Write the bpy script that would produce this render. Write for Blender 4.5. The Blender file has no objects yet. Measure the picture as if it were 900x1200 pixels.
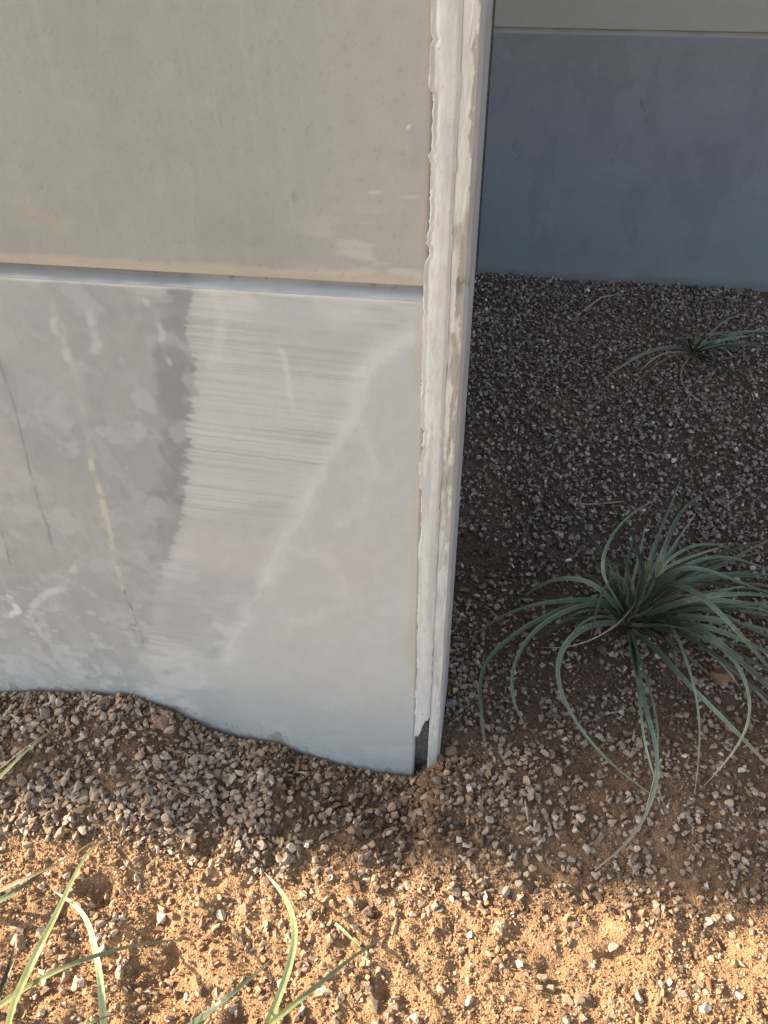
import bpy, bmesh, math, random
import numpy as np
from mathutils import Matrix, Vector

# ------------------------------------------------------------------ camera, light, exposure
SC = bpy.context.scene
COL = SC.collection
random.seed(7)
rng = np.random.default_rng(11)

cam_data = bpy.data.cameras.new('camera')
cam = bpy.data.objects.new('camera', cam_data)
COL.objects.link(cam)
SC.camera = cam
YAW, PITCH, ROLL = -0.1304, 0.6639, 0.0063
fw = Vector((math.sin(YAW) * math.cos(PITCH), math.cos(YAW) * math.cos(PITCH), -math.sin(PITCH)))
rt = Vector((math.cos(YAW), -math.sin(YAW), 0))
up = rt.cross(fw)
r2 = rt * math.cos(ROLL) + up * math.sin(ROLL)
u2 = -rt * math.sin(ROLL) + up * math.cos(ROLL)
M3 = Matrix((r2, u2, -fw)).transposed()
cam.matrix_world = Matrix.Translation((0.0382, -0.969, 1.5)) @ M3.to_4x4()
cam_data.sensor_fit = 'VERTICAL'
cam_data.sensor_height = 36.0
cam_data.sensor_width = 27.0
cam_data.lens = 890.44 / 1200 * 36.0
cam_data.shift_x = -18.85 / 1200
cam_data.clip_start = 0.02
cam_data.clip_end = 2000

WALL_H = 5.0
SUN_EL = math.radians(31)
SUN_OFF = 0.22                                   # how far the wall's shade reaches out on the ground
travel = WALL_H / math.tan(SUN_EL)
SUN_AZ = math.atan2(SUN_OFF, travel)             # the sun stands almost along the wall, a little behind it
sun_dir = Vector((-math.cos(SUN_EL) * math.cos(SUN_AZ), math.cos(SUN_EL) * math.sin(SUN_AZ), math.sin(SUN_EL)))
sun_data = bpy.data.lights.new('sun', 'SUN')
sun_data.energy = 5.0
sun_data.angle = math.radians(0.6)
sun_data.color = (1.0, 0.86, 0.68)
sun = bpy.data.objects.new('sun', sun_data)
COL.objects.link(sun)
sun.rotation_euler = sun_dir.to_track_quat('Z', 'Y').to_euler()
sun.location = (-4, 2, 8)

world = bpy.data.worlds.new('World')
SC.world = world
world.use_nodes = True
wn = world.node_tree
bg = wn.nodes['Background']
sky = wn.nodes.new('ShaderNodeTexSky')
sky.sky_type = 'NISHITA'
sky.sun_disc = False
sky.sun_elevation = SUN_EL
sky.sun_rotation = math.atan2(sun_dir.x, sun_dir.y)
sky.air_density = 1.0
sky.dust_density = 3.0
hazy = wn.nodes.new('ShaderNodeHueSaturation')
hazy.inputs['Saturation'].default_value = 0.62        # thin bright haze takes the deep blue out of the sky
wn.links.new(sky.outputs[0], hazy.inputs['Color'])
wn.links.new(hazy.outputs[0], bg.inputs[0])
bg.inputs[1].default_value = 0.14

SC.view_settings.view_transform = 'Standard'
SC.view_settings.look = 'None'
SC.view_settings.gamma = 1.0
SC.view_settings.exposure = 1.5
SC.view_settings.use_curve_mapping = False
SC.render.engine = 'CYCLES'
SC.cycles.max_bounces = 8
SC.cycles.diffuse_bounces = 5

# ------------------------------------------------------------------ shapes measured on the wall and the ground
HB=[(-9,0.1),(-1.15,0.1),(-1,0.108),(-0.868,0.14),(-0.747,0.143),(-0.668,0.145),(-0.594,0.129),(-0.523,0.087),(-0.449,0.055),(-0.351,0.051),(-0.315,0.017),(-0.219,-0.013),(-0.141,-0.03),(-0.063,-0.03),(-0.03,0),(0,0.045),(0.05,0.05),(0.3,0.04),(9,0.03)]
BIG=[
('d',0.01,[(0.462,0.539,0.010),(0.427,0.531,0.042),(0.392,0.520,0.071),(0.356,0.505,0.094),(0.320,0.491,0.109),(0.285,0.484,0.114),(0.252,0.485,0.111),(0.220,0.494,0.102),(0.187,0.509,0.087),(0.154,0.529,0.067),(0.120,0.555,0.044),(0.086,0.582,0.019)]),
('g',0.013,[(0.457,0.538,0.010),(0.431,0.540,0.042),(0.399,0.529,0.073),(0.361,0.506,0.101),(0.322,0.479,0.123),(0.284,0.455,0.139),(0.249,0.437,0.148),(0.215,0.425,0.148),(0.182,0.414,0.144),(0.151,0.405,0.135),(0.122,0.394,0.122),(0.095,0.384,0.105),(0.069,0.371,0.086),(0.044,0.359,0.064),(0.021,0.346,0.040)]),
('g',0.013,[(0.456,0.531,0.011),(0.429,0.538,0.041),(0.393,0.527,0.071),(0.349,0.496,0.100),(0.304,0.456,0.126),(0.262,0.411,0.148),(0.224,0.366,0.166),(0.188,0.326,0.177),(0.156,0.290,0.182),(0.127,0.256,0.182),(0.101,0.224,0.178),(0.082,0.192,0.170),(0.073,0.161,0.158),(0.074,0.131,0.142),(0.081,0.104,0.123),(0.087,0.079,0.102),(0.094,0.055,0.079),(0.104,0.033,0.056)]),
('g',0.013,[(0.456,0.531,0.011),(0.430,0.534,0.039),(0.400,0.525,0.067),(0.364,0.500,0.093),(0.327,0.466,0.118),(0.291,0.428,0.138),(0.259,0.391,0.153),(0.230,0.356,0.164),(0.205,0.323,0.168),(0.183,0.291,0.168),(0.166,0.260,0.164),(0.154,0.230,0.156),(0.147,0.203,0.145),(0.145,0.178,0.131),(0.149,0.156,0.113),(0.159,0.139,0.093),(0.174,0.126,0.072),(0.193,0.116,0.050)]),
('p',0.013,[(0.460,0.524,0.011),(0.411,0.493,0.038),(0.363,0.456,0.064),(0.321,0.408,0.089),(0.285,0.350,0.112),(0.260,0.287,0.132),(0.247,0.228,0.147),(0.246,0.175,0.156),(0.254,0.132,0.159),(0.267,0.096,0.157),(0.284,0.066,0.151),(0.304,0.043,0.142),(0.326,0.024,0.131),(0.350,0.009,0.118),(0.377,-0.002,0.102),(0.406,-0.010,0.085),(0.436,-0.016,0.066),(0.467,-0.021,0.047)]),
('p',0.015,[(0.462,0.496,0.013),(0.452,0.404,0.052),(0.443,0.319,0.090),(0.435,0.242,0.124),(0.430,0.173,0.152),(0.426,0.114,0.174),(0.426,0.063,0.190),(0.428,0.020,0.198),(0.429,-0.016,0.199),(0.428,-0.048,0.194),(0.424,-0.076,0.184),(0.417,-0.100,0.169),(0.407,-0.121,0.151),(0.396,-0.138,0.129),(0.381,-0.152,0.106),(0.364,-0.164,0.081),(0.345,-0.173,0.054),(0.326,-0.182,0.028)]),
('p',0.007,[(0.460,0.482,0.014),(0.452,0.404,0.049),(0.444,0.331,0.082),(0.436,0.265,0.111),(0.430,0.207,0.134),(0.424,0.157,0.150),(0.421,0.115,0.157),(0.420,0.081,0.158),(0.421,0.053,0.153),(0.426,0.029,0.143),(0.433,0.009,0.129),(0.443,-0.008,0.112),(0.453,-0.022,0.092),(0.465,-0.035,0.069),(0.477,-0.047,0.046)]),
('p',0.011,[(0.466,0.490,0.013),(0.458,0.403,0.057),(0.452,0.324,0.097),(0.447,0.253,0.132),(0.444,0.192,0.160),(0.442,0.141,0.179),(0.442,0.099,0.188),(0.442,0.065,0.188),(0.442,0.037,0.181),(0.442,0.013,0.169),(0.441,-0.007,0.152),(0.439,-0.023,0.130),(0.436,-0.037,0.104),(0.433,-0.050,0.076),(0.431,-0.062,0.047)]),
('d',0.009,[(0.466,0.490,0.013),(0.453,0.402,0.054),(0.443,0.322,0.091),(0.436,0.253,0.120),(0.432,0.197,0.139),(0.432,0.152,0.146),(0.435,0.117,0.144),(0.438,0.089,0.135),(0.442,0.065,0.119),(0.446,0.045,0.099),(0.449,0.027,0.075),(0.451,0.010,0.050)]),
('p',0.013,[(0.467,0.497,0.013),(0.479,0.434,0.054),(0.488,0.372,0.094),(0.495,0.311,0.130),(0.501,0.256,0.160),(0.508,0.209,0.184),(0.518,0.171,0.199),(0.531,0.142,0.206),(0.546,0.121,0.206),(0.563,0.103,0.201),(0.582,0.090,0.191),(0.602,0.079,0.177),(0.623,0.072,0.160),(0.645,0.066,0.140),(0.669,0.062,0.118),(0.693,0.059,0.094),(0.718,0.056,0.069)]),
('p',0.011,[(0.478,0.513,0.012),(0.497,0.493,0.054),(0.513,0.463,0.095),(0.522,0.416,0.134),(0.522,0.354,0.170),(0.518,0.291,0.199),(0.515,0.235,0.220),(0.514,0.190,0.232),(0.515,0.154,0.235),(0.518,0.124,0.232),(0.520,0.100,0.223),(0.523,0.079,0.209),(0.527,0.062,0.191),(0.530,0.048,0.168),(0.533,0.036,0.141),(0.537,0.026,0.112),(0.540,0.016,0.081),(0.542,0.007,0.050)]),
('g',0.014,[(0.476,0.541,0.010),(0.478,0.524,0.072),(0.481,0.504,0.132),(0.488,0.480,0.187),(0.499,0.446,0.236),(0.511,0.403,0.276),(0.524,0.358,0.306),(0.538,0.321,0.323),(0.554,0.293,0.327),(0.572,0.273,0.323),(0.591,0.258,0.311),(0.613,0.249,0.293),(0.637,0.246,0.269),(0.664,0.247,0.240),(0.693,0.252,0.206),(0.724,0.260,0.169),(0.757,0.268,0.129),(0.790,0.276,0.089)]),
('g',0.014,[(0.487,0.514,0.012),(0.505,0.467,0.068),(0.521,0.422,0.120),(0.536,0.380,0.166),(0.553,0.343,0.200),(0.570,0.311,0.221),(0.589,0.287,0.228),(0.609,0.269,0.224),(0.630,0.255,0.212),(0.654,0.248,0.194),(0.681,0.246,0.169),(0.711,0.248,0.139),(0.743,0.252,0.105),(0.775,0.258,0.070)]),
('g',0.014,[(0.497,0.513,0.012),(0.513,0.462,0.063),(0.528,0.413,0.111),(0.540,0.365,0.152),(0.552,0.320,0.184),(0.566,0.284,0.204),(0.583,0.259,0.210),(0.604,0.243,0.206),(0.627,0.234,0.195),(0.652,0.229,0.177),(0.680,0.229,0.153),(0.710,0.232,0.125),(0.742,0.238,0.094),(0.775,0.244,0.061)]),
('g',0.014,[(0.497,0.519,0.011),(0.510,0.461,0.079),(0.522,0.407,0.140),(0.534,0.361,0.191),(0.549,0.325,0.227),(0.569,0.302,0.245),(0.594,0.293,0.246),(0.624,0.293,0.235),(0.657,0.301,0.215),(0.694,0.315,0.187),(0.734,0.333,0.152),(0.776,0.354,0.113),(0.821,0.377,0.071)]),
('g',0.014,[(0.490,0.536,0.010),(0.502,0.497,0.076),(0.514,0.460,0.136),(0.528,0.428,0.186),(0.546,0.408,0.221),(0.571,0.404,0.238),(0.603,0.417,0.237),(0.639,0.437,0.227),(0.680,0.463,0.209),(0.724,0.494,0.185),(0.771,0.527,0.155),(0.821,0.564,0.121),(0.874,0.602,0.086)]),
('g',0.013,[(0.491,0.543,0.010),(0.505,0.506,0.074),(0.520,0.471,0.133),(0.537,0.441,0.180),(0.559,0.422,0.209),(0.589,0.419,0.218),(0.624,0.429,0.212),(0.664,0.447,0.196),(0.709,0.474,0.170),(0.759,0.509,0.136),(0.814,0.548,0.098),(0.871,0.591,0.057)]),
('g',0.014,[(0.486,0.543,0.010),(0.488,0.512,0.081),(0.491,0.482,0.147),(0.498,0.454,0.203),(0.511,0.431,0.246),(0.531,0.419,0.272),(0.560,0.426,0.278),(0.594,0.446,0.271),(0.632,0.473,0.257),(0.674,0.505,0.235),(0.720,0.541,0.208),(0.769,0.580,0.175),(0.821,0.622,0.140),(0.876,0.666,0.103)]),
('g',0.012,[(0.483,0.557,0.009),(0.485,0.518,0.085),(0.486,0.481,0.157),(0.490,0.451,0.220),(0.498,0.429,0.270),(0.513,0.422,0.303),(0.536,0.431,0.317),(0.567,0.455,0.314),(0.602,0.480,0.303),(0.640,0.504,0.286),(0.681,0.529,0.262),(0.723,0.554,0.232),(0.768,0.581,0.199),(0.814,0.609,0.162),(0.862,0.637,0.124)]),
('g',0.011,[(0.483,0.557,0.009),(0.473,0.504,0.104),(0.464,0.456,0.192),(0.458,0.419,0.264),(0.462,0.402,0.314),(0.477,0.411,0.337),(0.504,0.444,0.335),(0.539,0.483,0.324),(0.578,0.523,0.305),(0.620,0.561,0.280),(0.662,0.591,0.251),(0.703,0.614,0.218),(0.743,0.631,0.184)]),
('p',0.01,[(0.481,0.556,0.009),(0.464,0.491,0.119),(0.451,0.436,0.213),(0.451,0.406,0.277),(0.469,0.414,0.299),(0.501,0.449,0.293),(0.538,0.490,0.278),(0.581,0.537,0.257),(0.627,0.589,0.232),(0.676,0.643,0.204)]),
('g',0.01,[(0.485,0.572,0.008),(0.459,0.484,0.139),(0.435,0.403,0.257),(0.418,0.343,0.350),(0.411,0.319,0.408),(0.420,0.343,0.424),(0.437,0.392,0.420),(0.455,0.443,0.417),(0.475,0.496,0.413),(0.495,0.551,0.409),(0.515,0.609,0.406),(0.536,0.669,0.403)]),
('g',0.012,[(0.494,0.573,0.008),(0.476,0.493,0.132),(0.459,0.418,0.244),(0.447,0.365,0.332),(0.444,0.347,0.387),(0.454,0.375,0.402),(0.472,0.432,0.395),(0.497,0.497,0.382),(0.528,0.568,0.364),(0.567,0.640,0.344),(0.611,0.710,0.322),(0.658,0.777,0.300)]),
('g',0.011,[(0.485,0.572,0.008),(0.458,0.473,0.151),(0.435,0.390,0.273),(0.423,0.344,0.355),(0.428,0.358,0.383),(0.445,0.412,0.378),(0.463,0.472,0.371),(0.484,0.536,0.362),(0.508,0.604,0.352),(0.535,0.674,0.343)]),
('p',0.009,[(0.459,0.553,0.009),(0.413,0.480,0.120),(0.372,0.414,0.221),(0.340,0.368,0.299),(0.324,0.354,0.348),(0.328,0.383,0.361),(0.345,0.437,0.355),(0.368,0.497,0.344),(0.398,0.559,0.331),(0.433,0.620,0.315),(0.473,0.678,0.298),(0.516,0.734,0.281)]),
('g',0.013,[(0.471,0.540,0.010),(0.446,0.496,0.102),(0.423,0.459,0.183),(0.401,0.434,0.243),(0.380,0.416,0.275),(0.361,0.401,0.278),(0.347,0.380,0.265),(0.339,0.364,0.239),(0.336,0.358,0.200),(0.336,0.360,0.154),(0.336,0.363,0.103)]),
('d',0.009,[(0.454,0.552,0.009),(0.429,0.565,0.037),(0.405,0.578,0.062),(0.377,0.590,0.083),(0.347,0.603,0.098),(0.315,0.619,0.104),(0.284,0.645,0.103),(0.254,0.677,0.096),(0.226,0.709,0.085),(0.202,0.746,0.070),(0.189,0.804,0.051),(0.192,0.887,0.031),(0.205,0.982,0.010)]),
('d',0.01,[(0.450,0.566,0.008),(0.427,0.558,0.064),(0.406,0.555,0.112),(0.389,0.565,0.147),(0.375,0.595,0.164),(0.362,0.646,0.162),(0.348,0.709,0.149),(0.331,0.783,0.126),(0.316,0.870,0.096),(0.308,0.977,0.059),(0.306,1.100,0.020)]),
('d',0.007,[(0.455,0.567,0.008),(0.431,0.535,0.086),(0.409,0.512,0.152),(0.391,0.509,0.196),(0.377,0.536,0.210),(0.365,0.591,0.200),(0.354,0.662,0.175),(0.348,0.753,0.139),(0.350,0.862,0.097),(0.360,0.989,0.050)]),
('p',0.013,[(0.454,0.552,0.009),(0.414,0.518,0.079),(0.378,0.490,0.139),(0.344,0.476,0.180),(0.312,0.478,0.194),(0.280,0.488,0.187),(0.249,0.501,0.165),(0.221,0.517,0.131),(0.195,0.531,0.088),(0.171,0.543,0.041)]),
('y',0.006,[(0.543,0.817,0.000),(0.524,0.720,0.030),(0.501,0.629,0.060),(0.475,0.548,0.086),(0.447,0.480,0.106),(0.418,0.427,0.117),(0.389,0.391,0.120),(0.360,0.366,0.116),(0.330,0.352,0.106),(0.301,0.347,0.092),(0.271,0.352,0.074),(0.240,0.366,0.053),(0.208,0.387,0.031)]),
('d',0.013,[(0.508,0.532,0.010),(0.527,0.499,0.067),(0.545,0.471,0.117),(0.567,0.451,0.155),(0.593,0.440,0.174),(0.627,0.442,0.175),(0.665,0.452,0.165),(0.706,0.468,0.145),(0.752,0.489,0.118),(0.800,0.514,0.085),(0.852,0.542,0.050)]),
('g',0.014,[(0.493,0.522,0.011),(0.509,0.476,0.073),(0.524,0.433,0.130),(0.540,0.396,0.175),(0.561,0.371,0.203),(0.588,0.362,0.213),(0.620,0.366,0.207),(0.656,0.378,0.192),(0.697,0.398,0.168),(0.743,0.424,0.137),(0.792,0.456,0.102),(0.844,0.490,0.063)]),
('g',0.014,[(0.479,0.520,0.011),(0.501,0.493,0.050),(0.521,0.459,0.087),(0.536,0.415,0.121),(0.551,0.370,0.148),(0.566,0.332,0.167),(0.583,0.302,0.176),(0.603,0.280,0.177),(0.623,0.262,0.172),(0.645,0.248,0.163),(0.668,0.238,0.148),(0.692,0.230,0.131),(0.717,0.223,0.110),(0.741,0.217,0.087),(0.766,0.211,0.063)]),
('g',0.013,[(0.483,0.521,0.011),(0.496,0.452,0.085),(0.506,0.387,0.153),(0.516,0.330,0.209),(0.527,0.281,0.249),(0.542,0.245,0.269),(0.563,0.227,0.270),(0.588,0.218,0.261),(0.617,0.218,0.243),(0.648,0.223,0.217),(0.682,0.232,0.185),(0.718,0.242,0.148),(0.754,0.254,0.110)]),
('d',0.013,[(0.486,0.543,0.010),(0.495,0.518,0.074),(0.505,0.496,0.134),(0.517,0.480,0.182),(0.535,0.469,0.217),(0.559,0.462,0.234),(0.592,0.466,0.234),(0.630,0.478,0.223),(0.672,0.501,0.205),(0.719,0.532,0.178),(0.770,0.570,0.147),(0.825,0.612,0.111),(0.882,0.656,0.073)]),
('g',0.012,[(0.473,0.555,0.009),(0.476,0.516,0.086),(0.479,0.479,0.158),(0.483,0.449,0.220),(0.490,0.430,0.270),(0.503,0.420,0.303),(0.525,0.417,0.318),(0.553,0.420,0.316),(0.583,0.424,0.306),(0.617,0.433,0.288),(0.654,0.450,0.262),(0.697,0.475,0.229),(0.743,0.506,0.191),(0.792,0.540,0.150),(0.843,0.576,0.107)]),
('d',0.01,[(0.470,0.569,0.008),(0.435,0.464,0.149),(0.408,0.388,0.256),(0.397,0.376,0.301),(0.398,0.417,0.297),(0.396,0.464,0.290),(0.392,0.512,0.280),(0.385,0.561,0.269)]),
('d',0.006,[(0.483,0.557,0.009),(0.475,0.511,0.098),(0.467,0.469,0.180),(0.463,0.439,0.247),(0.464,0.430,0.293),(0.475,0.450,0.314),(0.495,0.497,0.313),(0.516,0.548,0.309),(0.534,0.602,0.306),(0.548,0.658,0.303),(0.563,0.715,0.301),(0.584,0.771,0.300),(0.610,0.826,0.300)]),
('d',0.008,[(0.459,0.510,0.012),(0.437,0.464,0.039),(0.417,0.425,0.060),(0.400,0.398,0.070),(0.386,0.384,0.069),(0.372,0.381,0.060),(0.359,0.388,0.047),(0.345,0.401,0.030)]),
('g',0.01,[(0.455,0.516,0.011),(0.412,0.478,0.067),(0.373,0.441,0.109),(0.340,0.412,0.129),(0.314,0.393,0.125),(0.296,0.376,0.107),(0.285,0.364,0.079),(0.278,0.355,0.044)]),
('d',0.01,[(0.457,0.538,0.010),(0.407,0.490,0.071),(0.363,0.452,0.117),(0.326,0.428,0.138),(0.295,0.414,0.133),(0.269,0.403,0.113),(0.246,0.399,0.081),(0.225,0.398,0.042)]),
('d',0.007,[(0.452,0.538,0.010),(0.405,0.495,0.050),(0.360,0.456,0.087),(0.319,0.422,0.116),(0.283,0.390,0.136),(0.251,0.358,0.144),(0.223,0.330,0.143),(0.197,0.307,0.134),(0.173,0.290,0.119),(0.150,0.275,0.098),(0.130,0.262,0.073),(0.111,0.248,0.047)]),
('d',0.013,[(0.479,0.527,0.011),(0.496,0.488,0.067),(0.512,0.451,0.118),(0.529,0.421,0.163),(0.548,0.401,0.196),(0.570,0.390,0.215),(0.595,0.384,0.221),(0.622,0.379,0.216),(0.651,0.377,0.204),(0.683,0.381,0.184),(0.719,0.392,0.158),(0.758,0.408,0.127),(0.800,0.427,0.093),(0.844,0.447,0.056)]),
('d',0.009,[(0.481,0.542,0.010),(0.471,0.514,0.087),(0.463,0.496,0.153),(0.460,0.499,0.196),(0.459,0.534,0.210),(0.460,0.597,0.200),(0.462,0.680,0.175),(0.463,0.779,0.139),(0.462,0.888,0.097),(0.455,1.003,0.050)]),
('g',0.011,[(0.483,0.557,0.009),(0.490,0.513,0.086),(0.497,0.473,0.157),(0.506,0.444,0.216),(0.521,0.429,0.256),(0.544,0.432,0.276),(0.577,0.456,0.274),(0.616,0.490,0.263),(0.659,0.536,0.244),(0.707,0.589,0.218),(0.760,0.646,0.188),(0.816,0.701,0.155),(0.874,0.753,0.120)]),
('d',0.009,[(0.489,0.529,0.011),(0.499,0.450,0.073),(0.507,0.381,0.122),(0.514,0.328,0.145),(0.522,0.294,0.142),(0.529,0.272,0.122),(0.535,0.259,0.090),(0.541,0.251,0.050)]),
('p',0.01,[(0.463,0.518,0.011),(0.491,0.478,0.055),(0.518,0.438,0.097),(0.541,0.397,0.136),(0.562,0.353,0.170),(0.581,0.311,0.198),(0.599,0.272,0.218),(0.614,0.235,0.230),(0.624,0.198,0.233),(0.630,0.162,0.230),(0.633,0.130,0.222),(0.632,0.102,0.208),(0.625,0.078,0.190),(0.614,0.058,0.167),(0.600,0.043,0.140),(0.585,0.032,0.111),(0.570,0.022,0.080),(0.553,0.013,0.048)]),
]
SMALL=[
('g',0.016,[(0.911,2.250,0.000),(0.823,2.154,0.057),(0.740,2.053,0.101),(0.668,1.969,0.120),(0.610,1.918,0.114),(0.560,1.889,0.090),(0.517,1.877,0.054),(0.477,1.870,0.010)]),
('p',0.016,[(0.926,2.252,0.000),(0.943,2.167,0.076),(0.969,2.104,0.134),(1.014,2.096,0.160),(1.079,2.140,0.155),(1.152,2.197,0.138),(1.233,2.263,0.112),(1.318,2.332,0.080)]),
('d',0.014,[(0.925,2.241,0.000),(0.951,2.179,0.048),(0.982,2.134,0.084),(1.024,2.122,0.100),(1.077,2.139,0.096),(1.136,2.168,0.081),(1.200,2.207,0.058),(1.268,2.251,0.030)]),
('g',0.013,[(0.920,2.262,0.000),(0.911,2.184,0.067),(0.912,2.128,0.118),(0.932,2.119,0.140),(0.970,2.149,0.136),(1.013,2.190,0.124),(1.062,2.242,0.104),(1.114,2.302,0.080)]),
('d',0.013,[(0.912,2.261,0.000),(0.868,2.180,0.057),(0.831,2.127,0.101),(0.808,2.125,0.120),(0.794,2.168,0.116),(0.783,2.226,0.101),(0.772,2.292,0.078),(0.760,2.362,0.050)]),
('d',0.008,[(0.914,2.268,0.000),(0.878,2.198,0.057),(0.851,2.156,0.101),(0.836,2.165,0.120),(0.831,2.220,0.116),(0.827,2.297,0.101),(0.826,2.391,0.078),(0.826,2.498,0.050)]),
('y',0.009,[(0.901,2.238,0.000),(0.830,2.165,0.021),(0.762,2.075,0.038),(0.702,1.977,0.048),(0.649,1.888,0.050),(0.602,1.811,0.045),(0.556,1.756,0.035),(0.510,1.734,0.023),(0.461,1.738,0.008)]),
('y',0.007,[(0.907,2.224,0.000),(0.855,2.098,0.024),(0.815,1.982,0.042),(0.796,1.887,0.050),(0.798,1.822,0.048),(0.818,1.784,0.039),(0.849,1.769,0.025),(0.885,1.765,0.008)]),
('y',0.004,[(0.928,2.263,0.000),(0.807,1.912,0.215),(0.716,1.651,0.378),(0.680,1.590,0.449),(0.684,1.697,0.450),(0.687,1.812,0.450),(0.687,1.931,0.450),(0.686,2.058,0.450)]),
('y',0.009,[(0.909,2.239,0.000),(0.855,2.176,0.029),(0.805,2.124,0.050),(0.762,2.090,0.060),(0.727,2.065,0.057),(0.697,2.038,0.046),(0.671,2.012,0.030),(0.648,1.989,0.010)]),
('d',0.009,[(0.923,2.234,0.000),(0.951,2.130,0.029),(0.975,2.026,0.055),(0.993,1.923,0.077),(1.006,1.822,0.092),(1.011,1.724,0.099),(1.007,1.633,0.099),(0.992,1.549,0.093),(0.968,1.475,0.083),(0.941,1.414,0.068),(0.911,1.366,0.050),(0.882,1.325,0.030),(0.854,1.285,0.008)]),
('g',0.012,[(0.925,2.263,0.000),(0.895,2.160,0.062),(0.874,2.089,0.109),(0.868,2.075,0.130),(0.873,2.106,0.130),(0.878,2.138,0.130),(0.883,2.170,0.130),(0.887,2.203,0.130)]),
('g',0.012,[(0.926,2.249,0.000),(0.926,2.162,0.062),(0.933,2.100,0.109),(0.956,2.088,0.130),(0.995,2.123,0.126),(1.042,2.176,0.111),(1.095,2.241,0.088),(1.153,2.314,0.060)]),
]
LEFT=[
('s',0.016,[(-0.676,-0.601,0.000),(-0.661,-0.594,0.045),(-0.646,-0.587,0.088),(-0.631,-0.580,0.127),(-0.616,-0.573,0.161),(-0.603,-0.564,0.188),(-0.594,-0.552,0.207),(-0.589,-0.538,0.218),(-0.588,-0.521,0.220),(-0.588,-0.502,0.217),(-0.590,-0.481,0.211),(-0.595,-0.459,0.202),(-0.601,-0.434,0.189),(-0.608,-0.407,0.175),(-0.616,-0.379,0.158),(-0.623,-0.349,0.140),(-0.626,-0.321,0.125),(-0.626,-0.293,0.112)]),
('s',0.01,[(-0.729,-0.569,0.000),(-0.696,-0.568,0.045),(-0.664,-0.567,0.088),(-0.633,-0.566,0.127),(-0.605,-0.564,0.161),(-0.579,-0.562,0.188),(-0.557,-0.557,0.207),(-0.538,-0.551,0.218),(-0.522,-0.542,0.220),(-0.508,-0.533,0.217),(-0.493,-0.523,0.212),(-0.480,-0.513,0.205),(-0.466,-0.502,0.195),(-0.452,-0.491,0.182),(-0.438,-0.480,0.168),(-0.423,-0.469,0.153),(-0.408,-0.458,0.137),(-0.392,-0.448,0.120)]),
('q',0.012,[(-0.510,-0.584,0.000),(-0.509,-0.573,0.026),(-0.509,-0.561,0.051),(-0.511,-0.548,0.072),(-0.516,-0.534,0.088),(-0.523,-0.518,0.097),(-0.535,-0.500,0.100),(-0.549,-0.480,0.097),(-0.566,-0.458,0.090),(-0.587,-0.434,0.079),(-0.613,-0.411,0.065),(-0.644,-0.391,0.048),(-0.680,-0.373,0.030),(-0.718,-0.356,0.010)]),
('t',0.008,[(-0.858,-0.398,0.000),(-0.823,-0.396,0.034),(-0.789,-0.394,0.064),(-0.760,-0.390,0.087),(-0.736,-0.382,0.099),(-0.718,-0.370,0.099),(-0.704,-0.354,0.094),(-0.692,-0.336,0.085),(-0.681,-0.315,0.074),(-0.672,-0.293,0.063),(-0.663,-0.270,0.053)]),
('s',0.012,[(-0.849,-0.412,0.000),(-0.803,-0.417,0.048),(-0.766,-0.416,0.084),(-0.742,-0.407,0.100),(-0.729,-0.389,0.096),(-0.723,-0.367,0.084),(-0.721,-0.339,0.065),(-0.720,-0.310,0.048)]),
('t',0.006,[(-0.717,-0.571,0.000),(-0.691,-0.566,0.057),(-0.672,-0.558,0.101),(-0.665,-0.544,0.120),(-0.670,-0.522,0.114),(-0.682,-0.494,0.093),(-0.700,-0.461,0.060),(-0.720,-0.423,0.020)]),
('s',0.009,[(-0.672,-0.600,0.000),(-0.652,-0.602,0.038),(-0.637,-0.602,0.067),(-0.630,-0.597,0.080),(-0.630,-0.589,0.079),(-0.631,-0.580,0.075),(-0.634,-0.570,0.068),(-0.637,-0.559,0.060)]),
('s',0.006,[(-0.580,-0.587,0.000),(-0.556,-0.588,0.038),(-0.537,-0.587,0.067),(-0.523,-0.581,0.080),(-0.513,-0.574,0.078),(-0.504,-0.566,0.072),(-0.495,-0.558,0.062),(-0.486,-0.549,0.050)]),
('d',0.009,[(-0.726,-0.562,0.000),(-0.698,-0.563,0.057),(-0.677,-0.561,0.101),(-0.669,-0.552,0.120),(-0.672,-0.536,0.116),(-0.683,-0.516,0.101),(-0.700,-0.492,0.078),(-0.720,-0.466,0.050)]),
('t',0.007,[(-0.835,-0.407,0.000),(-0.810,-0.412,0.029),(-0.789,-0.416,0.050),(-0.775,-0.415,0.060),(-0.768,-0.410,0.058),(-0.766,-0.401,0.049),(-0.771,-0.388,0.036),(-0.781,-0.372,0.020)]),
]
LEFT2=[
('s',0.009,[(-0.934,-0.195,0.054),(-0.899,-0.196,0.096),(-0.869,-0.193,0.129),(-0.850,-0.182,0.148),(-0.838,-0.166,0.157),(-0.826,-0.148,0.161),(-0.815,-0.128,0.162),(-0.803,-0.108,0.161)]),
('t',0.004,[(-0.942,-0.176,0.063),(-0.908,-0.175,0.097),(-0.879,-0.170,0.125),(-0.859,-0.159,0.142),(-0.843,-0.143,0.150),(-0.828,-0.126,0.153),(-0.814,-0.107,0.153),(-0.800,-0.086,0.151)]),
]
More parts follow.
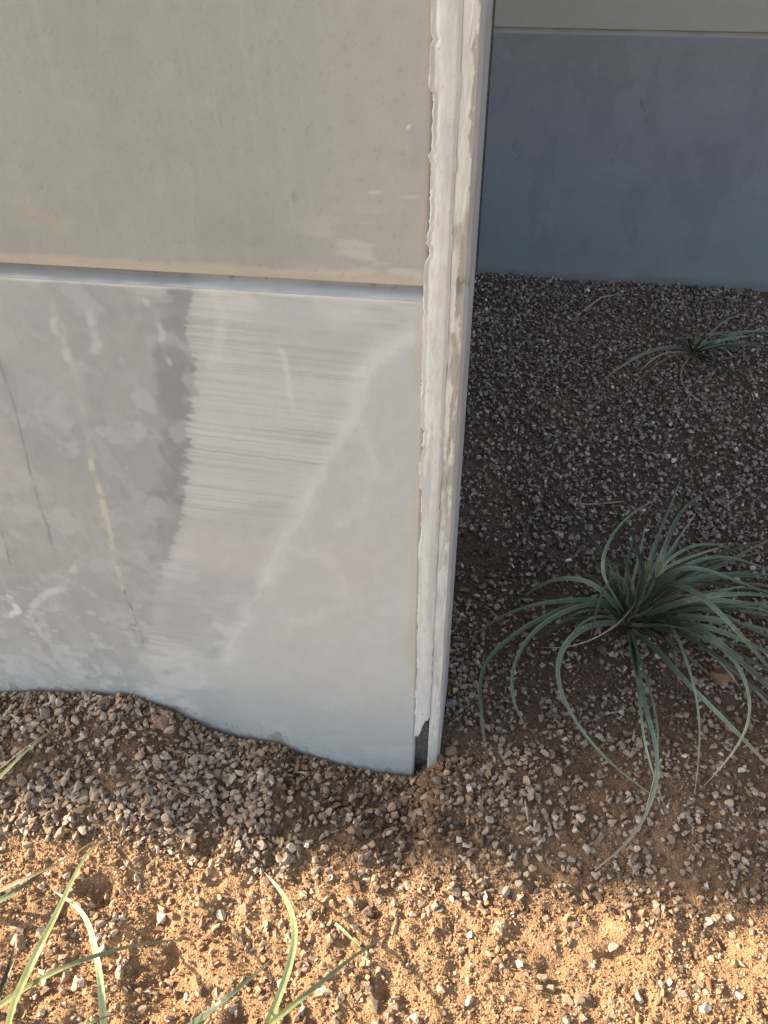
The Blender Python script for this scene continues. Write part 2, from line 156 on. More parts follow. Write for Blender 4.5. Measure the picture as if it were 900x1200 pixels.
CEN=[
('q',0.014,[(-0.249,-0.548,0.000),(-0.239,-0.541,0.040),(-0.230,-0.533,0.076),(-0.220,-0.525,0.109),(-0.212,-0.514,0.134),(-0.206,-0.501,0.152),(-0.202,-0.485,0.160),(-0.202,-0.465,0.159),(-0.204,-0.442,0.152),(-0.210,-0.416,0.141),(-0.222,-0.389,0.125),(-0.239,-0.361,0.105),(-0.261,-0.332,0.082),(-0.286,-0.304,0.057),(-0.315,-0.276,0.032)]),
('s',0.012,[(-0.272,-0.548,0.000),(-0.250,-0.546,0.044),(-0.229,-0.544,0.086),(-0.209,-0.542,0.122),(-0.191,-0.537,0.151),(-0.174,-0.530,0.171),(-0.160,-0.519,0.179),(-0.146,-0.505,0.179),(-0.133,-0.490,0.175),(-0.120,-0.473,0.168),(-0.107,-0.455,0.158),(-0.092,-0.436,0.146),(-0.077,-0.417,0.132),(-0.061,-0.396,0.116),(-0.045,-0.375,0.100)]),
('d',0.014,[(-0.390,-0.552,0.000),(-0.361,-0.553,0.053),(-0.335,-0.553,0.098),(-0.314,-0.548,0.129),(-0.298,-0.538,0.140),(-0.286,-0.523,0.136),(-0.276,-0.504,0.123),(-0.267,-0.482,0.103),(-0.260,-0.457,0.078),(-0.254,-0.429,0.050)]),
('t',0.004,[(-0.263,-0.409,0.000),(-0.265,-0.408,0.024),(-0.268,-0.405,0.042),(-0.273,-0.398,0.050),(-0.280,-0.387,0.048),(-0.287,-0.373,0.039),(-0.296,-0.356,0.026),(-0.306,-0.339,0.010)]),
]
STRAW=[[(0.404,2.504,0.008),(0.478,2.641,0.018),(0.559,2.790,0.008),(0.669,2.861,0.018)],
[(0.317,1.045,0.008),(0.407,1.035,0.018),(0.510,1.082,0.008)],
[(-0.163,-0.340,0.008),(-0.130,-0.364,0.018),(-0.091,-0.392,0.008)],
[(-0.556,-0.072,0.104),(-0.525,-0.084,0.094),(-0.490,-0.073,0.073)],
[(-0.613,-0.145,0.094),(-0.552,-0.154,0.081),(-0.493,-0.153,0.053)],
[(-0.534,-0.076,0.091),(-0.529,-0.097,0.092),(-0.525,-0.105,0.078)],
[(-0.308,-0.048,0.022),(-0.275,-0.057,0.022)],
[(0.184,-0.063,0.049),(0.187,-0.093,0.055),(0.193,-0.116,0.041)],
[(0.053,0.279,0.044),(0.068,0.211,0.059),(0.087,0.169,0.051),(0.082,0.105,0.064),(0.088,0.072,0.055),(0.102,0.027,0.066)],
[(-0.005,-0.215,0.021),(-0.008,-0.248,0.026),(-0.012,-0.263,0.013)]]
PATCH=[(-0.374,1.1053),(-0.3865,1.0677),(-0.4009,1.0282),(-0.3919,0.9747),(-0.407,0.9159),(-0.4288,0.8365),(-0.4465,0.7679),(-0.4687,0.6937),(-0.4942,0.6135),(-0.5311,0.5469),(-0.5754,0.4522),(-0.6146,0.3246),(-0.6441,0.2125),(-0.6807,0.0887)]
DIAG=[(-0.0631,1.0533),(-0.089,1.0338),(-0.1255,1.0051),(-0.145,0.9655),(-0.166,0.9063),(-0.1954,0.8421),(-0.2426,0.754),(-0.2748,0.678),(-0.3062,0.6162),(-0.3469,0.528),(-0.3828,0.433),(-0.4419,0.313)]
CRACK1=[(-0.7097,0.9799),(-0.7113,0.8912),(-0.7184,0.81),(-0.7278,0.7216),(-0.7299,0.6358),(-0.7389,0.5312)]
CRACK2=[(-0.8273,0.6147),(-0.8295,0.5734),(-0.8369,0.5254)]
TANS=[(-0.5852,1.0555),(-0.592,0.9599),(-0.5996,0.8534),(-0.6075,0.7779),(-0.6089,0.6878),(-0.6179,0.5781),(-0.618,0.4919)]
TANS2=[(-0.6083,0.7864),(-0.6089,0.6878),(-0.6179,0.5781),(-0.6198,0.4917)]
DRK=[(-0.618,0.4919),(-0.6136,0.4352),(-0.609,0.3757),(-0.6146,0.3246)]
DRKB=[(-0.3934,1.0921),(-0.4213,0.9864),(-0.4276,0.8992),(-0.466,0.7659),(-0.4879,0.6728),(-0.5269,0.5685)]
GH1=[(-0.1468,0.8929),(-0.1359,0.8476),(-0.1314,0.7995),(-0.1577,0.7455),(-0.1879,0.7027)]
GH2=[(-0.2812,0.639),(-0.2367,0.6247),(-0.2044,0.6048),(-0.1868,0.5494),(-0.2051,0.4927),(-0.2466,0.471),(-0.3158,0.431),(-0.3635,0.4544)]
GH3=[(-0.2618,1.0086),(-0.2551,0.971),(-0.2548,0.9136)]
GH4=[(-0.3502,1.0946),(-0.3408,1.058),(-0.3516,1.0184),(-0.3681,0.9765)]
SC1=[(-0.8488,0.39),(-0.7828,0.4584),(-0.7184,0.501),(-0.6937,0.5477)]
SC2=[(-0.8705,0.4349),(-0.8639,0.4),(-0.8929,0.3788)]
SC3=[(-0.5946,1.0677),(-0.6016,1.0349),(-0.6007,1.0013),(-0.595,0.9739)]
SC4=[(-0.4523,1.0762),(-0.4371,1.0583),(-0.4372,1.0258),(-0.4373,0.9783)]
SC5=[(-0.5425,1.0452),(-0.5361,1.0192),(-0.5499,0.9911)]
STAIN=[(-0.6006,1.1905),(-0.5714,1.1874),(-0.557,1.1747),(-0.556,1.1658)]
PTS=[(-0.0855,1.2969),(-0.61,0.3879),(-0.3635,1.0877),(-0.2252,1.2237),(-0.1135,0.9817)]
BPTS=[(-0.0531,0.1459),(-0.0257,0.2003),(-0.059,1.1232),(-0.0244,1.3927),(-0.0067,1.3931),(-0.6684,0.5926),(-0.6359,0.9275)]
STN=[(-0.492,-0.221,0.0626,'tan'),(-0.600,-0.034,0.0738,'clod'),(-0.522,-0.180,0.0265,'pale'),(-0.571,-0.180,0.0352,'grey'),(-0.404,-0.489,0.0227,'white'),(-0.500,-0.365,0.0359,'pale'),(-0.028,-0.029,0.0411,'rust'),(0.015,0.156,0.0440,'blue'),(0.070,-0.057,0.0361,'pale'),(0.658,0.348,0.1011,'rust'),(0.384,0.406,0.0482,'brown'),(0.551,-0.029,0.0266,'tan'),(0.529,-0.051,0.0282,'grey'),(0.536,-0.008,0.0251,'pale'),(0.650,0.073,0.0260,'white'),(0.614,0.110,0.0246,'white'),(0.089,-0.323,0.0256,'white'),(0.223,-0.378,0.0307,'tan'),(0.096,-0.433,0.0270,'white'),(0.183,-0.362,0.0233,'white'),(0.031,-0.289,0.0261,'dark'),(0.052,-0.268,0.0296,'grey'),(0.505,-0.390,0.0328,'white'),(0.450,-0.357,0.0244,'pale'),(0.358,-0.305,0.0316,'tan'),(0.571,-0.358,0.0257,'white'),(0.470,-0.373,0.0227,'red'),(-0.661,-0.506,0.0274,'pale'),(-0.367,-0.155,0.0302,'grey'),(-0.576,-0.548,0.0177,'pale'),(0.017,0.599,0.0386,'brown'),(-0.287,-0.244,0.0239,'pale'),(-0.066,-0.465,0.0298,'dark'),(-0.601,-0.394,0.0323,'tan'),(-0.608,-0.496,0.0305,'pale'),(-0.744,-0.445,0.0476,'tan'),(-0.107,-0.310,0.0392,'brown'),(0.120,-0.149,0.0276,'tan'),(0.210,-0.049,0.0216,'grey'),(-0.264,-0.214,0.0347,'rust'),]
STONE_LABELS = [
 'large knobbly tan stone at the lower edge of the gravel mound, largest there',
 'large brown clod on the gravel mound right under the wall',
 'pale angular stone on the mound just above the large knobbly tan stone',
 'flat grey stone on the mound left of the pale angular one',
 'lone white pebble on smooth sunlit sand between the two bottom plants',
 'pale lump on sunlit sand below the large knobbly tan stone',
 'rust brown stone at the foot of the torn sealant joint',
 'blue grey stone standing against the right edge of the wall corner',
 'smooth off-white pebble lying just right of the hole at the wall corner',
 'largest rust brown rock, under the right-hand leaves of the big green clump',
 'reddish brown lump just below the crown of the big green clump',
 'tan rounded pebble in the pebble cluster right of the long curved leaf',
 'grey pebble touching the underside of the tan rounded pebble',
 'pale pebble above the tan rounded pebble, below the end of a straight leaf',
 'white pointed stone right of the pebble cluster near the right edge',
 'thin white chip above the white pointed stone near the right edge',
 'white upright chip on sunlit sand below the hole at the wall corner',
 'broad pale tan stone in sunlit sand at bottom centre right',
 'bright white lump near the bottom edge at centre',
 'small whitish wedge just left of and above the broad pale tan stone',
 'blackish stone at the shade line below the wall corner',
 'grey upright stone at the shade line beside the blackish stone',
 'long white shard near the bottom edge at lower right',
 'pale pointed stone just left of the long white shard',
 'tan block in sunlit sand between the big clump and the bottom edge',
 'whitish stone nearest the right corner of the bottom edge',
 'dull red pebble beside the pale pointed stone at lower right',
 'pale pebble among the sunlit blades in the bottom left corner',
 'rounded grey pebble on the dug slope below the wall',
 'flat pale chip near the bottom edge beside the left plant',
 'brown lump tucked behind the wall edge in the dark bed',
 'pale cube-like pebble left of the curved pale leaf tip',
 'dark stone at the bottom edge right of the central blades',
 'tan stone beside the bent pale leaf of the bottom left plant',
 'oval whitish stone just above the flat pale chip at lower left',
 'broad tan lump behind the tallest blade of the bottom left plant',
 'brown lump casting a dark shadow below the wall foot',
 'tan stone in the brown slope right below the wall corner',
 'small grey pebble in the shade end of the bed right of the corner',
 'orange brown stone just right of the curved pale leaf tip']
STRAW_INFO = [('pale curved dry blade on dark gravel near the rear wall', 0.009, 'y'),
 ('straight dry blade lying on dark gravel behind the big green clump', 0.008, 'y'),
 ('short pale straw lying in sunlit sand right of the curved leaf', 0.0058, 'q'),
 ('thin pale twig lying high on the gravel mound', 0.0034, 'y'),
 ('long thin brown twig lying across the gravel mound', 0.0032, 't'),
 ('short upright white splinter on the gravel mound', 0.0038, 'q'),
 ('small pale chip of straw on the mound slope near the wall', 0.0045, 'q'),
 ('thin grey twig in the pebbles below the shade of the big clump', 0.0032, 'y'),
 ('long wavy brown root on the soil right of the wall corner', 0.0035, 't'),
 ('thin straw standing in soil below the hole at the wall corner', 0.0030, 'y')]

# ------------------------------------------------------------------ numpy noise
def _h(ix, iy, s):
    n = (ix.astype(np.int64) * 374761393 + iy.astype(np.int64) * 668265263 + s * 1442695041) & 0xFFFFFFFF
    n = ((n ^ (n >> 13)) * 1274126177) & 0xFFFFFFFF
    n = ((n ^ (n >> 16)) * 2246822519) & 0xFFFFFFFF
    return ((n ^ (n >> 15)) & 0xFFFFFF) / float(0xFFFFFF)

def noise(x, y, s=0):
    x = np.asarray(x, float); y = np.asarray(y, float)
    ix = np.floor(x); iy = np.floor(y)
    fx = x - ix; fy = y - iy
    fx = fx * fx * fx * (fx * (fx * 6 - 15) + 10); fy = fy * fy * fy * (fy * (fy * 6 - 15) + 10)
    a = _h(ix, iy, s); b = _h(ix + 1, iy, s); c = _h(ix, iy + 1, s); d = _h(ix + 1, iy + 1, s)
    return (a * (1 - fx) + b * fx) * (1 - fy) + (c * (1 - fx) + d * fx) * fy      # 0..1

def fbm(x, y, s=0, octv=4, gain=0.5):
    t = 0; a = 1.0; n = 0
    for k in range(octv):
        ang = 0.6 * k
        xr = x * math.cos(ang) - y * math.sin(ang); yr = x * math.sin(ang) + y * math.cos(ang)
        t = t + a * noise(xr * 2 ** k, yr * 2 ** k, s + k * 17); n += a; a *= gain
    return t / n

def sstep(a, b, v):
    t = np.clip((v - a) / (b - a), 0, 1)
    return t * t * (3 - 2 * t)

def dist_poly(x, z, P):
    """distance to a polyline and the fraction along it"""
    P = np.array(P, float)
    best = np.full(x.shape, 1e9); frac = np.zeros(x.shape)
    n = len(P) - 1
    for i in range(n):
        a = P[i]; d = P[i + 1] - a
        t = np.clip(((x - a[0]) * d[0] + (z - a[1]) * d[1]) / (d @ d + 1e-12), 0, 1)
        q = np.hypot(x - a[0] - t * d[0], z - a[1] - t * d[1])
        m = q < best
        best = np.where(m, q, best); frac = np.where(m, (i + t) / n, frac)
    return best, frac

# ------------------------------------------------------------------ the ground's height
HBA = np.array(HB)
def g_coarse(x, y):
    hb = np.interp(x, HBA[:, 0], HBA[:, 1])
    wf = np.clip(1 + y / 0.36, 0, 1); wb = np.where(x > -0.1, np.clip(1 - y / 0.8, 0, 1), 1.0)
    w = np.where(y < 0, wf, wb); w = w * w * (3 - 2 * w)
    return hb * w

def ground_h(x, y):
    x = np.asarray(x, float); y = np.asarray(y, float)
    near = sstep(0.35, -0.1, y)                                  # loose dug soil in front
    sand = sstep(-0.12, -0.26, y)
    z = g_coarse(x, y)
    far = sstep(6.0, 2.0, np.hypot(x, y))
    z = z + far * (0.030 * (fbm(x * 2.2 + 5, y * 2.2, 3, 2) - 0.5))
    z = z + far * near * (0.032 * (fbm(x * 7 + 1, y * 7, 8, 3) - 0.5))
    r = 1 - np.abs(2 * fbm(x * 16, y * 16, 21, 3) - 1)
    z = z + far * (0.005 + 0.015 * sand) * (r - 0.7)
    z = z + far * (0.006 + 0.009 * near) * (fbm(x * 45, y * 45, 31, 3, 0.6) - 0.5)
    z = z + far * (0.0045 - 0.0010 * sand) * (fbm(x * 140, y * 140, 41, 2, 0.6) - 0.5)
    # hollows scraped out of the loose soil
    for cx, cy, rx, ry, dp in HOLLOWS:
        ang = np.hypot((x - cx) / rx, (y - cy) / ry) + 1.3 * (fbm(x * 24, y * 24, 77, 3) - 0.5)
        z = z - 0.8 * dp * sstep(1.15, 0.25, ang)
    return z
HOLLOWS = [(-0.03, -0.045, 0.035, 0.028, 0.02), (0.05, -0.13, 0.05, 0.03, 0.028), (-0.12, -0.09, 0.10, 0.04, 0.02),
           (-0.45, -0.47, 0.06, 0.05, 0.03), (-0.30, -0.52, 0.05, 0.04, 0.025), (-0.05, -0.43, 0.05, 0.035, 0.03),
           (-0.62, -0.34, 0.05, 0.03, 0.028), (-0.09, -0.30, 0.03, 0.02, 0.02), (0.40, -0.31, 0.06, 0.02, 0.02),
           (0.56, -0.27, 0.04, 0.025, 0.022), (0.14, -0.50, 0.05, 0.03, 0.025), (-0.37, -0.33, 0.03, 0.06, 0.018)]

# ------------------------------------------------------------------ mesh helpers
def mesh_np(name, V, F, mat=None, parent=None, col=None, smooth=False, offs=None):
    """V (n,3), F (m,k) faces all of one size, or a list of such arrays"""
    Fs = F if isinstance(F, list) else [F]
    V = np.ascontiguousarray(V, np.float32)
    me = bpy.data.meshes.new(name)
    me.vertices.add(len(V)); me.vertices.foreach_set('co', V.ravel())
    li = np.concatenate([np.asarray(f, np.int32).ravel() for f in Fs])
    lt = np.concatenate([np.full(len(f), np.asarray(f).shape[1], np.int32) for f in Fs])
    ls = np.concatenate([[0], np.cumsum(lt)[:-1]]).astype(np.int32)
    me.loops.add(len(li)); me.loops.foreach_set('vertex_index', li)
    me.polygons.add(len(lt)); me.polygons.foreach_set('loop_start', ls); me.polygons.foreach_set('loop_total', lt)
    me.update(calc_edges=True)
    if smooth:
        me.polygons.foreach_set('use_smooth', np.ones(len(lt), bool))
    else:
        me.polygons.foreach_set('use_smooth', np.zeros(len(lt), bool))
    if col is not None:
        a = me.attributes.new('Col', 'FLOAT_COLOR', 'POINT')
        c = np.ones((len(V), 4), np.float32); c[:, :col.shape[1]] = col
        a.data.foreach_set('color', c.ravel())
    me.validate()
    if mat: me.materials.append(mat)
    o = bpy.data.objects.new(name, me)
    COL.objects.link(o)
    if parent: o.parent = parent
    return o

def grid_faces(nu, nv, flip=False):
    i = np.arange(nu * nv).reshape(nv, nu)
    a, b, c, d = i[:-1, :-1].ravel(), i[:-1, 1:].ravel(), i[1:, 1:].ravel(), i[1:, :-1].ravel()
    return np.stack([a, d, c, b] if flip else [a, b, c, d], 1)

def axis(*segs):
    """segs: (start, stop, step) joined"""
    out = []
    for s, e, st in segs:
        n = max(1, int(round((e - s) / st)))
        out.append(np.linspace(s, e, n, endpoint=False))
    out.append([segs[-1][1]])
    return np.concatenate(out)

def empty(name, loc, label, cat, group=None):
    o = bpy.data.objects.new(name, None)
    COL.objects.link(o); o.location = loc
    o.empty_display_size = 0.1
    o['label'] = label; o['category'] = cat
    if group: o['group'] = group
    return o

def tag(o, label, cat, group=None):
    o['label'] = label; o['category'] = cat
    if group: o['group'] = group
    return o

# ------------------------------------------------------------------ materials
def new_mat(name):
    m = bpy.data.materials.new(name); m.use_nodes = True
    nt = m.node_tree; b = nt.nodes['Principled BSDF']
    return m, nt, b

def N(nt, typ, **kw):
    n = nt.nodes.new(typ)
    for k, v in kw.items():
        if k in n.inputs.keys() if isinstance(k, str) else False: n.inputs[k].default_value = v
        else: setattr(n, k, v)
    return n

def mixc(nt, a, b, fac, mode='MIX'):
    m = nt.nodes.new('ShaderNodeMix'); m.data_type = 'RGBA'; m.blend_type = mode
    for sock, v in ((m.inputs[0], fac), (m.inputs[6], a), (m.inputs[7], b)):
        if hasattr(v, 'links') or isinstance(v, bpy.types.NodeSocket): nt.links.new(v, sock)
        else: sock.default_value = v
    return m.outputs[2]

def ramp(nt, src, stops, interp='LINEAR'):
    r = nt.nodes.new('ShaderNodeValToRGB'); r.color_ramp.interpolation = interp
    while len(r.color_ramp.elements) < len(stops): r.color_ramp.elements.new(0.5)
    for e, (p, c) in zip(r.color_ramp.elements, stops):
        e.position = p; e.color = (*c, 1) if len(c) == 3 else c
    nt.links.new(src, r.inputs[0]); return r.outputs[0]

def tex_noise(nt, scale, detail=4, rough=0.55, vec=None, stretch=None):
    t = nt.nodes.new('ShaderNodeTexNoise')
    t.inputs['Scale'].default_value = scale; t.inputs['Detail'].default_value = detail; t.inputs['Roughness'].default_value = rough
    if vec is None:
        tc = nt.nodes.new('ShaderNodeTexCoord'); vec = tc.outputs['Object']
    if stretch:
        mp = nt.nodes.new('ShaderNodeMapping'); mp.inputs['Scale'].default_value = stretch
        nt.links.new(vec, mp.inputs[0]); vec = mp.outputs[0]
    nt.links.new(vec, t.inputs['Vector']); return t

def bump(nt, b, h, strength, dist):
    n = nt.nodes.new('ShaderNodeBump'); n.inputs['Strength'].default_value = strength; n.inputs['Distance'].default_value = dist
    nt.links.new(h, n.inputs['Height']); nt.links.new(n.outputs[0], b.inputs['Normal'])

def mat_paint(name, streak=0.0, rough=0.62, grain=0.035):
    """painted concrete, base colour from the worn-paint attribute, brush grain and fine mottling on top"""
    m, nt, b = new_mat(name)
    at = nt.nodes.new('ShaderNodeAttribute'); at.attribute_name = 'Col'
    n1 = tex_noise(nt, 38, 6, 0.65)
    c1 = ramp(nt, n1.outputs[0], [(0.25, (0.5 - grain * 3,) * 3), (0.75, (0.5 + grain * 3,) * 3)])
    c = mixc(nt, at.outputs['Color'], c1, 0.35, 'SOFT_LIGHT')
    n3 = tex_noise(nt, 420, 3, 0.7)
    c3 = ramp(nt, n3.outputs[0], [(0.3, (0.46,) * 3), (0.7, (0.54,) * 3)])
    c = mixc(nt, c, c3, 0.6, 'SOFT_LIGHT')
    nt.links.new(c, b.inputs['Base Color'])
    b.inputs['Roughness'].default_value = rough
    b.inputs['Specular IOR Level'].default_value = 0.3
    add = nt.nodes.new('ShaderNodeMath'); add.operation = 'ADD'
    n4 = tex_noise(nt, 160, 4, 0.6)
    nt.links.new(n1.outputs[0], add.inputs[0]); nt.links.new(n4.outputs[0], add.inputs[1])
    bump(nt, b, add.outputs[0], 0.22, 0.0015)
    return m

def mat_flat(name, color, var=0.15, scale=60, rough=0.8, bmp=0.3):
    m, nt, b = new_mat(name)
    n1 = tex_noise(nt, scale, 5, 0.6)
    lo = tuple(v * (1 - var) for v in color); hi = tuple(min(1, v * (1 + var)) for v in color)
    nt.links.new(ramp(nt, n1.outputs[0], [(0.3, lo), (0.7, hi)]), b.inputs['Base Color'])
    b.inputs['Roughness'].default_value = rough
    bump(nt, b, n1.outputs[0], bmp, 0.002)
    return m

def mat_soil():
    m, nt, b = new_mat('loose_soil')
    at = nt.nodes.new('ShaderNodeAttribute'); at.attribute_name = 'Col'
    n1 = tex_noise(nt, 90, 6, 0.7); n2 = tex_noise(nt, 480, 5, 0.7)
    v = nt.nodes.new('ShaderNodeTexVoronoi'); v.inputs['Scale'].default_value = 260
    tc = nt.nodes.new('ShaderNodeTexCoord'); nt.links.new(tc.outputs['Object'], v.inputs['Vector'])
    c = mixc(nt, at.outputs['Color'], ramp(nt, n1.outputs[0], [(0.3, (0.40, 0.38, 0.36)), (0.72, (0.62, 0.62, 0.62))]), 0.8, 'SOFT_LIGHT')
    c = mixc(nt, c, ramp(nt, n2.outputs[0], [(0.3, (0.36,) * 3), (0.7, (0.66,) * 3)]), 0.8, 'SOFT_LIGHT')
    nt.links.new(c, b.inputs['Base Color'])
    b.inputs['Roughness'].default_value = 0.95; b.inputs['Specular IOR Level'].default_value = 0.15
    add = nt.nodes.new('ShaderNodeMath'); add.operation = 'ADD'
    nt.links.new(n2.outputs[0], add.inputs[0]); nt.links.new(v.outputs['Distance'], add.inputs[1])
    bump(nt, b, add.outputs[0], 0.9, 0.004)
    return m

def mat_stone(name, stops, dust=(0.30, 0.20, 0.12), dustf=0.25, island=True):
    m, nt, b = new_mat(name)
    if island:
        gm = nt.nodes.new('ShaderNodeNewGeometry'); src = gm.outputs['Random Per Island']
    else:
        oi = nt.nodes.new('ShaderNodeObjectInfo'); src = oi.outputs['Random']
    c = ramp(nt, src, stops, 'LINEAR')
    n1 = tex_noise(nt, 130, 5, 0.7)
    c = mixc(nt, c, ramp(nt, n1.outputs[0], [(0.3, (0.36,) * 3), (0.7, (0.64,) * 3)]), 0.9, 'SOFT_LIGHT')
    n2 = tex_noise(nt, 60, 4, 0.7)
    f = nt.nodes.new('ShaderNodeMapRange'); f.inputs['From Min'].default_value = 0.4; f.inputs['From Max'].default_value = 0.7
    f.inputs['To Max'].default_value = dustf * 2
    nt.links.new(n2.outputs[0], f.inputs['Value'])
    c = mixc(nt, c, (*dust, 1), f.outputs[0])
    nt.links.new(c, b.inputs['Base Color'])
    b.inputs['Roughness'].default_value = 0.85; b.inputs['Specular IOR Level'].default_value = 0.3
    bump(nt, b, n1.outputs[0], 0.5, 0.003)
    return m

def mat_leaf(name):
    m, nt, b = new_mat(name)
    at = nt.nodes.new('ShaderNodeAttribute'); at.attribute_name = 'Col'
    n1 = tex_noise(nt, 45, 4, 0.6)
    c = mixc(nt, at.outputs['Color'], ramp(nt, n1.outputs[0], [(0.3, (0.36,) * 3), (0.7, (0.64,) * 3)]), 0.8, 'SOFT_LIGHT')
    nt.links.new(c, b.inputs['Base Color'])
    b.inputs['Roughness'].default_value = 0.5
    b.inputs['Specular IOR Level'].default_value = 0.35
    return m

PAINT = mat_paint('worn_wall_paint')
SOIL = mat_soil()
GREYMIX = [(0.0, (0.11, 0.08, 0.058)), (0.2, (0.22, 0.163, 0.115)), (0.4, (0.32, 0.245, 0.175)), (0.52, (0.25, 0.222, 0.188)),
           (0.66, (0.37, 0.262, 0.175)), (0.82, (0.40, 0.338, 0.265)), (0.95, (0.30, 0.262, 0.215)), (0.985, (0.50, 0.43, 0.34)), (1.0, (0.64, 0.59, 0.51))]
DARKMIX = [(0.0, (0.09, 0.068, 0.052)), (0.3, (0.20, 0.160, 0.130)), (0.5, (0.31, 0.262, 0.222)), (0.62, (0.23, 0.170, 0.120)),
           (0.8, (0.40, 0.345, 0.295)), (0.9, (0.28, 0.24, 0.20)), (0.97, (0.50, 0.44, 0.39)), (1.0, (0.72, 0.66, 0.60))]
TANMIX = [(0.0, (0.15, 0.11, 0.08)), (0.3, (0.32, 0.22, 0.14)), (0.6, (0.42, 0.29, 0.18)), (0.75, (0.26, 0.20, 0.16)),
          (0.88, (0.50, 0.40, 0.29)), (1.0, (0.56, 0.48, 0.38))]
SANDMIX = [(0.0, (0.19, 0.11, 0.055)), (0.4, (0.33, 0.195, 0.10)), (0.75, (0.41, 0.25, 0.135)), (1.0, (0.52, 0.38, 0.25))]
CLODMIX = [(0.0, (0.07, 0.042, 0.027)), (0.5, (0.145, 0.090, 0.055)), (1.0, (0.25, 0.165, 0.105))]
G_MOUND = mat_stone('gravel_grey_tan', GREYMIX, dust=(0.27, 0.18, 0.11), dustf=0.38)
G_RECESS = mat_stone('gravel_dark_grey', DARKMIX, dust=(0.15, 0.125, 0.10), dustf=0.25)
G_TAN = mat_stone('gravel_tan', TANMIX, dustf=0.3)
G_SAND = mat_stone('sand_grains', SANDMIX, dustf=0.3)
G_CLOD = mat_stone('soil_crumbs', CLODMIX, dust=(0.20, 0.13, 0.08), dustf=0.3)
LEAF = mat_leaf('leaf_skin')

# ------------------------------------------------------------------ ground sheet
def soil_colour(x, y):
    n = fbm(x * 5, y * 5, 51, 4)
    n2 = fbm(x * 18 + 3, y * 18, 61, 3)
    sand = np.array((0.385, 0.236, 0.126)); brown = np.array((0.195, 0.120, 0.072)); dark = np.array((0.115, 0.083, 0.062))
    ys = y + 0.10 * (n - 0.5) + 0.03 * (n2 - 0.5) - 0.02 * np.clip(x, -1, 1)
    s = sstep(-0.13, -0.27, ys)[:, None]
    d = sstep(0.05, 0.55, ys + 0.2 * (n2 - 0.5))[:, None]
    halflit = (sstep(0.16, 0.0, np.hypot((x - 0.30) / 1.6, (y + 0.10)) - 0.10) * sstep(0.35, 0.6, n))[:, None]   # half-lit ground right of the corner, put into the soil colour
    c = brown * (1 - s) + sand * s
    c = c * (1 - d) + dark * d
    c = c * (1 - 0.55 * halflit) + sand * 0.85 * 0.55 * halflit
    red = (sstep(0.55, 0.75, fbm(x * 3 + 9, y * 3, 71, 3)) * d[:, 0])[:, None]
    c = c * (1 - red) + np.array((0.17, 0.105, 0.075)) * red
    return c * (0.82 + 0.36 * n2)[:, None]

gx = axis((-300, -40, 60), (-40, -6, 5), (-6, -1.6, 0.4), (-1.6, -1.15, 0.05), (-1.15, 1.3, 0.0055), (1.3, 1.7, 0.04), (1.7, 6, 0.3), (6, 40, 5), (40, 300, 60))
gy = axis((-300, -40, 60), (-40, -6, 5), (-6, -1.4, 0.4), (-1.4, -0.8, 0.05), (-0.8, 0.4, 0.0048), (0.4, 3.06, 0.010), (3.06, 6, 0.3), (6, 40, 5), (40, 300, 60))
GX, GY = np.meshgrid(gx, gy)
fx, fy = GX.ravel(), GY.ravel()
V = np.stack([fx, fy, ground_h(fx, fy)], 1)
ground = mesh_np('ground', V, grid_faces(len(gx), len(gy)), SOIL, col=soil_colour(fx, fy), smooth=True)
ground['kind'] = 'structure'

# ------------------------------------------------------------------ stones
def hull_template(npts, rnd, squash=(1, 1, 1), jitter=0.25):
    bm = bmesh.new()
    pts = []
    while len(pts) < npts:
        v = Vector((rnd.gauss(0, 1), rnd.gauss(0, 1), rnd.gauss(0, 1)))
        if v.length < 1e-3: continue
        v = v.normalized() * (1 - jitter * rnd.random())
        if all((v - p).length > 0.42 for p in pts) or rnd.random() < 0.05: pts.append(v)
    for v in pts: bm.verts.new((v.x * squash[0], v.y * squash[1], v.z * squash[2]))
    r = bmesh.ops.convex_hull(bm, input=bm.verts)
    loose = [v for v in bm.verts if not v.link_faces]
    bmesh.ops.delete(bm, geom=loose, context='VERTS')
    bmesh.ops.triangulate(bm, faces=bm.faces)
    bm.verts.index_update()
    Vt = np.array([v.co[:] for v in bm.verts]); Ft = np.array([[v.index for v in f.verts] for f in bm.faces], np.int64)
    bm.free()
    return Vt, Ft
tr = random.Random(5)
def chipped(npts, rnd, squash, cuts):
    # a crushed-stone chip: a hull with a few flat broken faces sliced off it
    Vt, Ft = hull_template(npts, rnd, squash, 0.42)
    bm = bmesh.new(); vs = [bm.verts.new(v) for v in Vt]
    for f in Ft:
        try: bm.faces.new([vs[i] for i in f])
        except ValueError: pass
    for _ in range(cuts):
        n = Vector((rnd.gauss(0, 1), rnd.gauss(0, 1), rnd.gauss(0, 0.8))).normalized()
        d = max(v.co.dot(n) for v in bm.verts) * rnd.uniform(0.55, 0.82)
        g = bm.verts[:] + bm.edges[:] + bm.faces[:]
        r = bmesh.ops.bisect_plane(bm, geom=g, plane_co=n * d, plane_no=n, clear_outer=True)
        ed = [e for e in r['geom_cut'] if isinstance(e, bmesh.types.BMEdge)]
        if ed: bmesh.ops.holes_fill(bm, edges=ed, sides=0)
    bmesh.ops.remove_doubles(bm, verts=bm.verts, dist=0.04)
    bmesh.ops.triangulate(bm, faces=bm.faces); bm.verts.index_update()
    Vt = np.array([v.co[:] for v in bm.verts]); Ft = np.array([[v.index for v in f.verts] for f in bm.faces], np.int64)
    bm.free(); return Vt, Ft
PEB = [chipped(tr.choice((8, 9, 10)), tr, (1, tr.uniform(0.5, 0.95), tr.uniform(0.35, 0.75)), 3) for _ in range(30)]
print('stone triangles', sum(len(f) for _, f in PEB) / len(PEB))
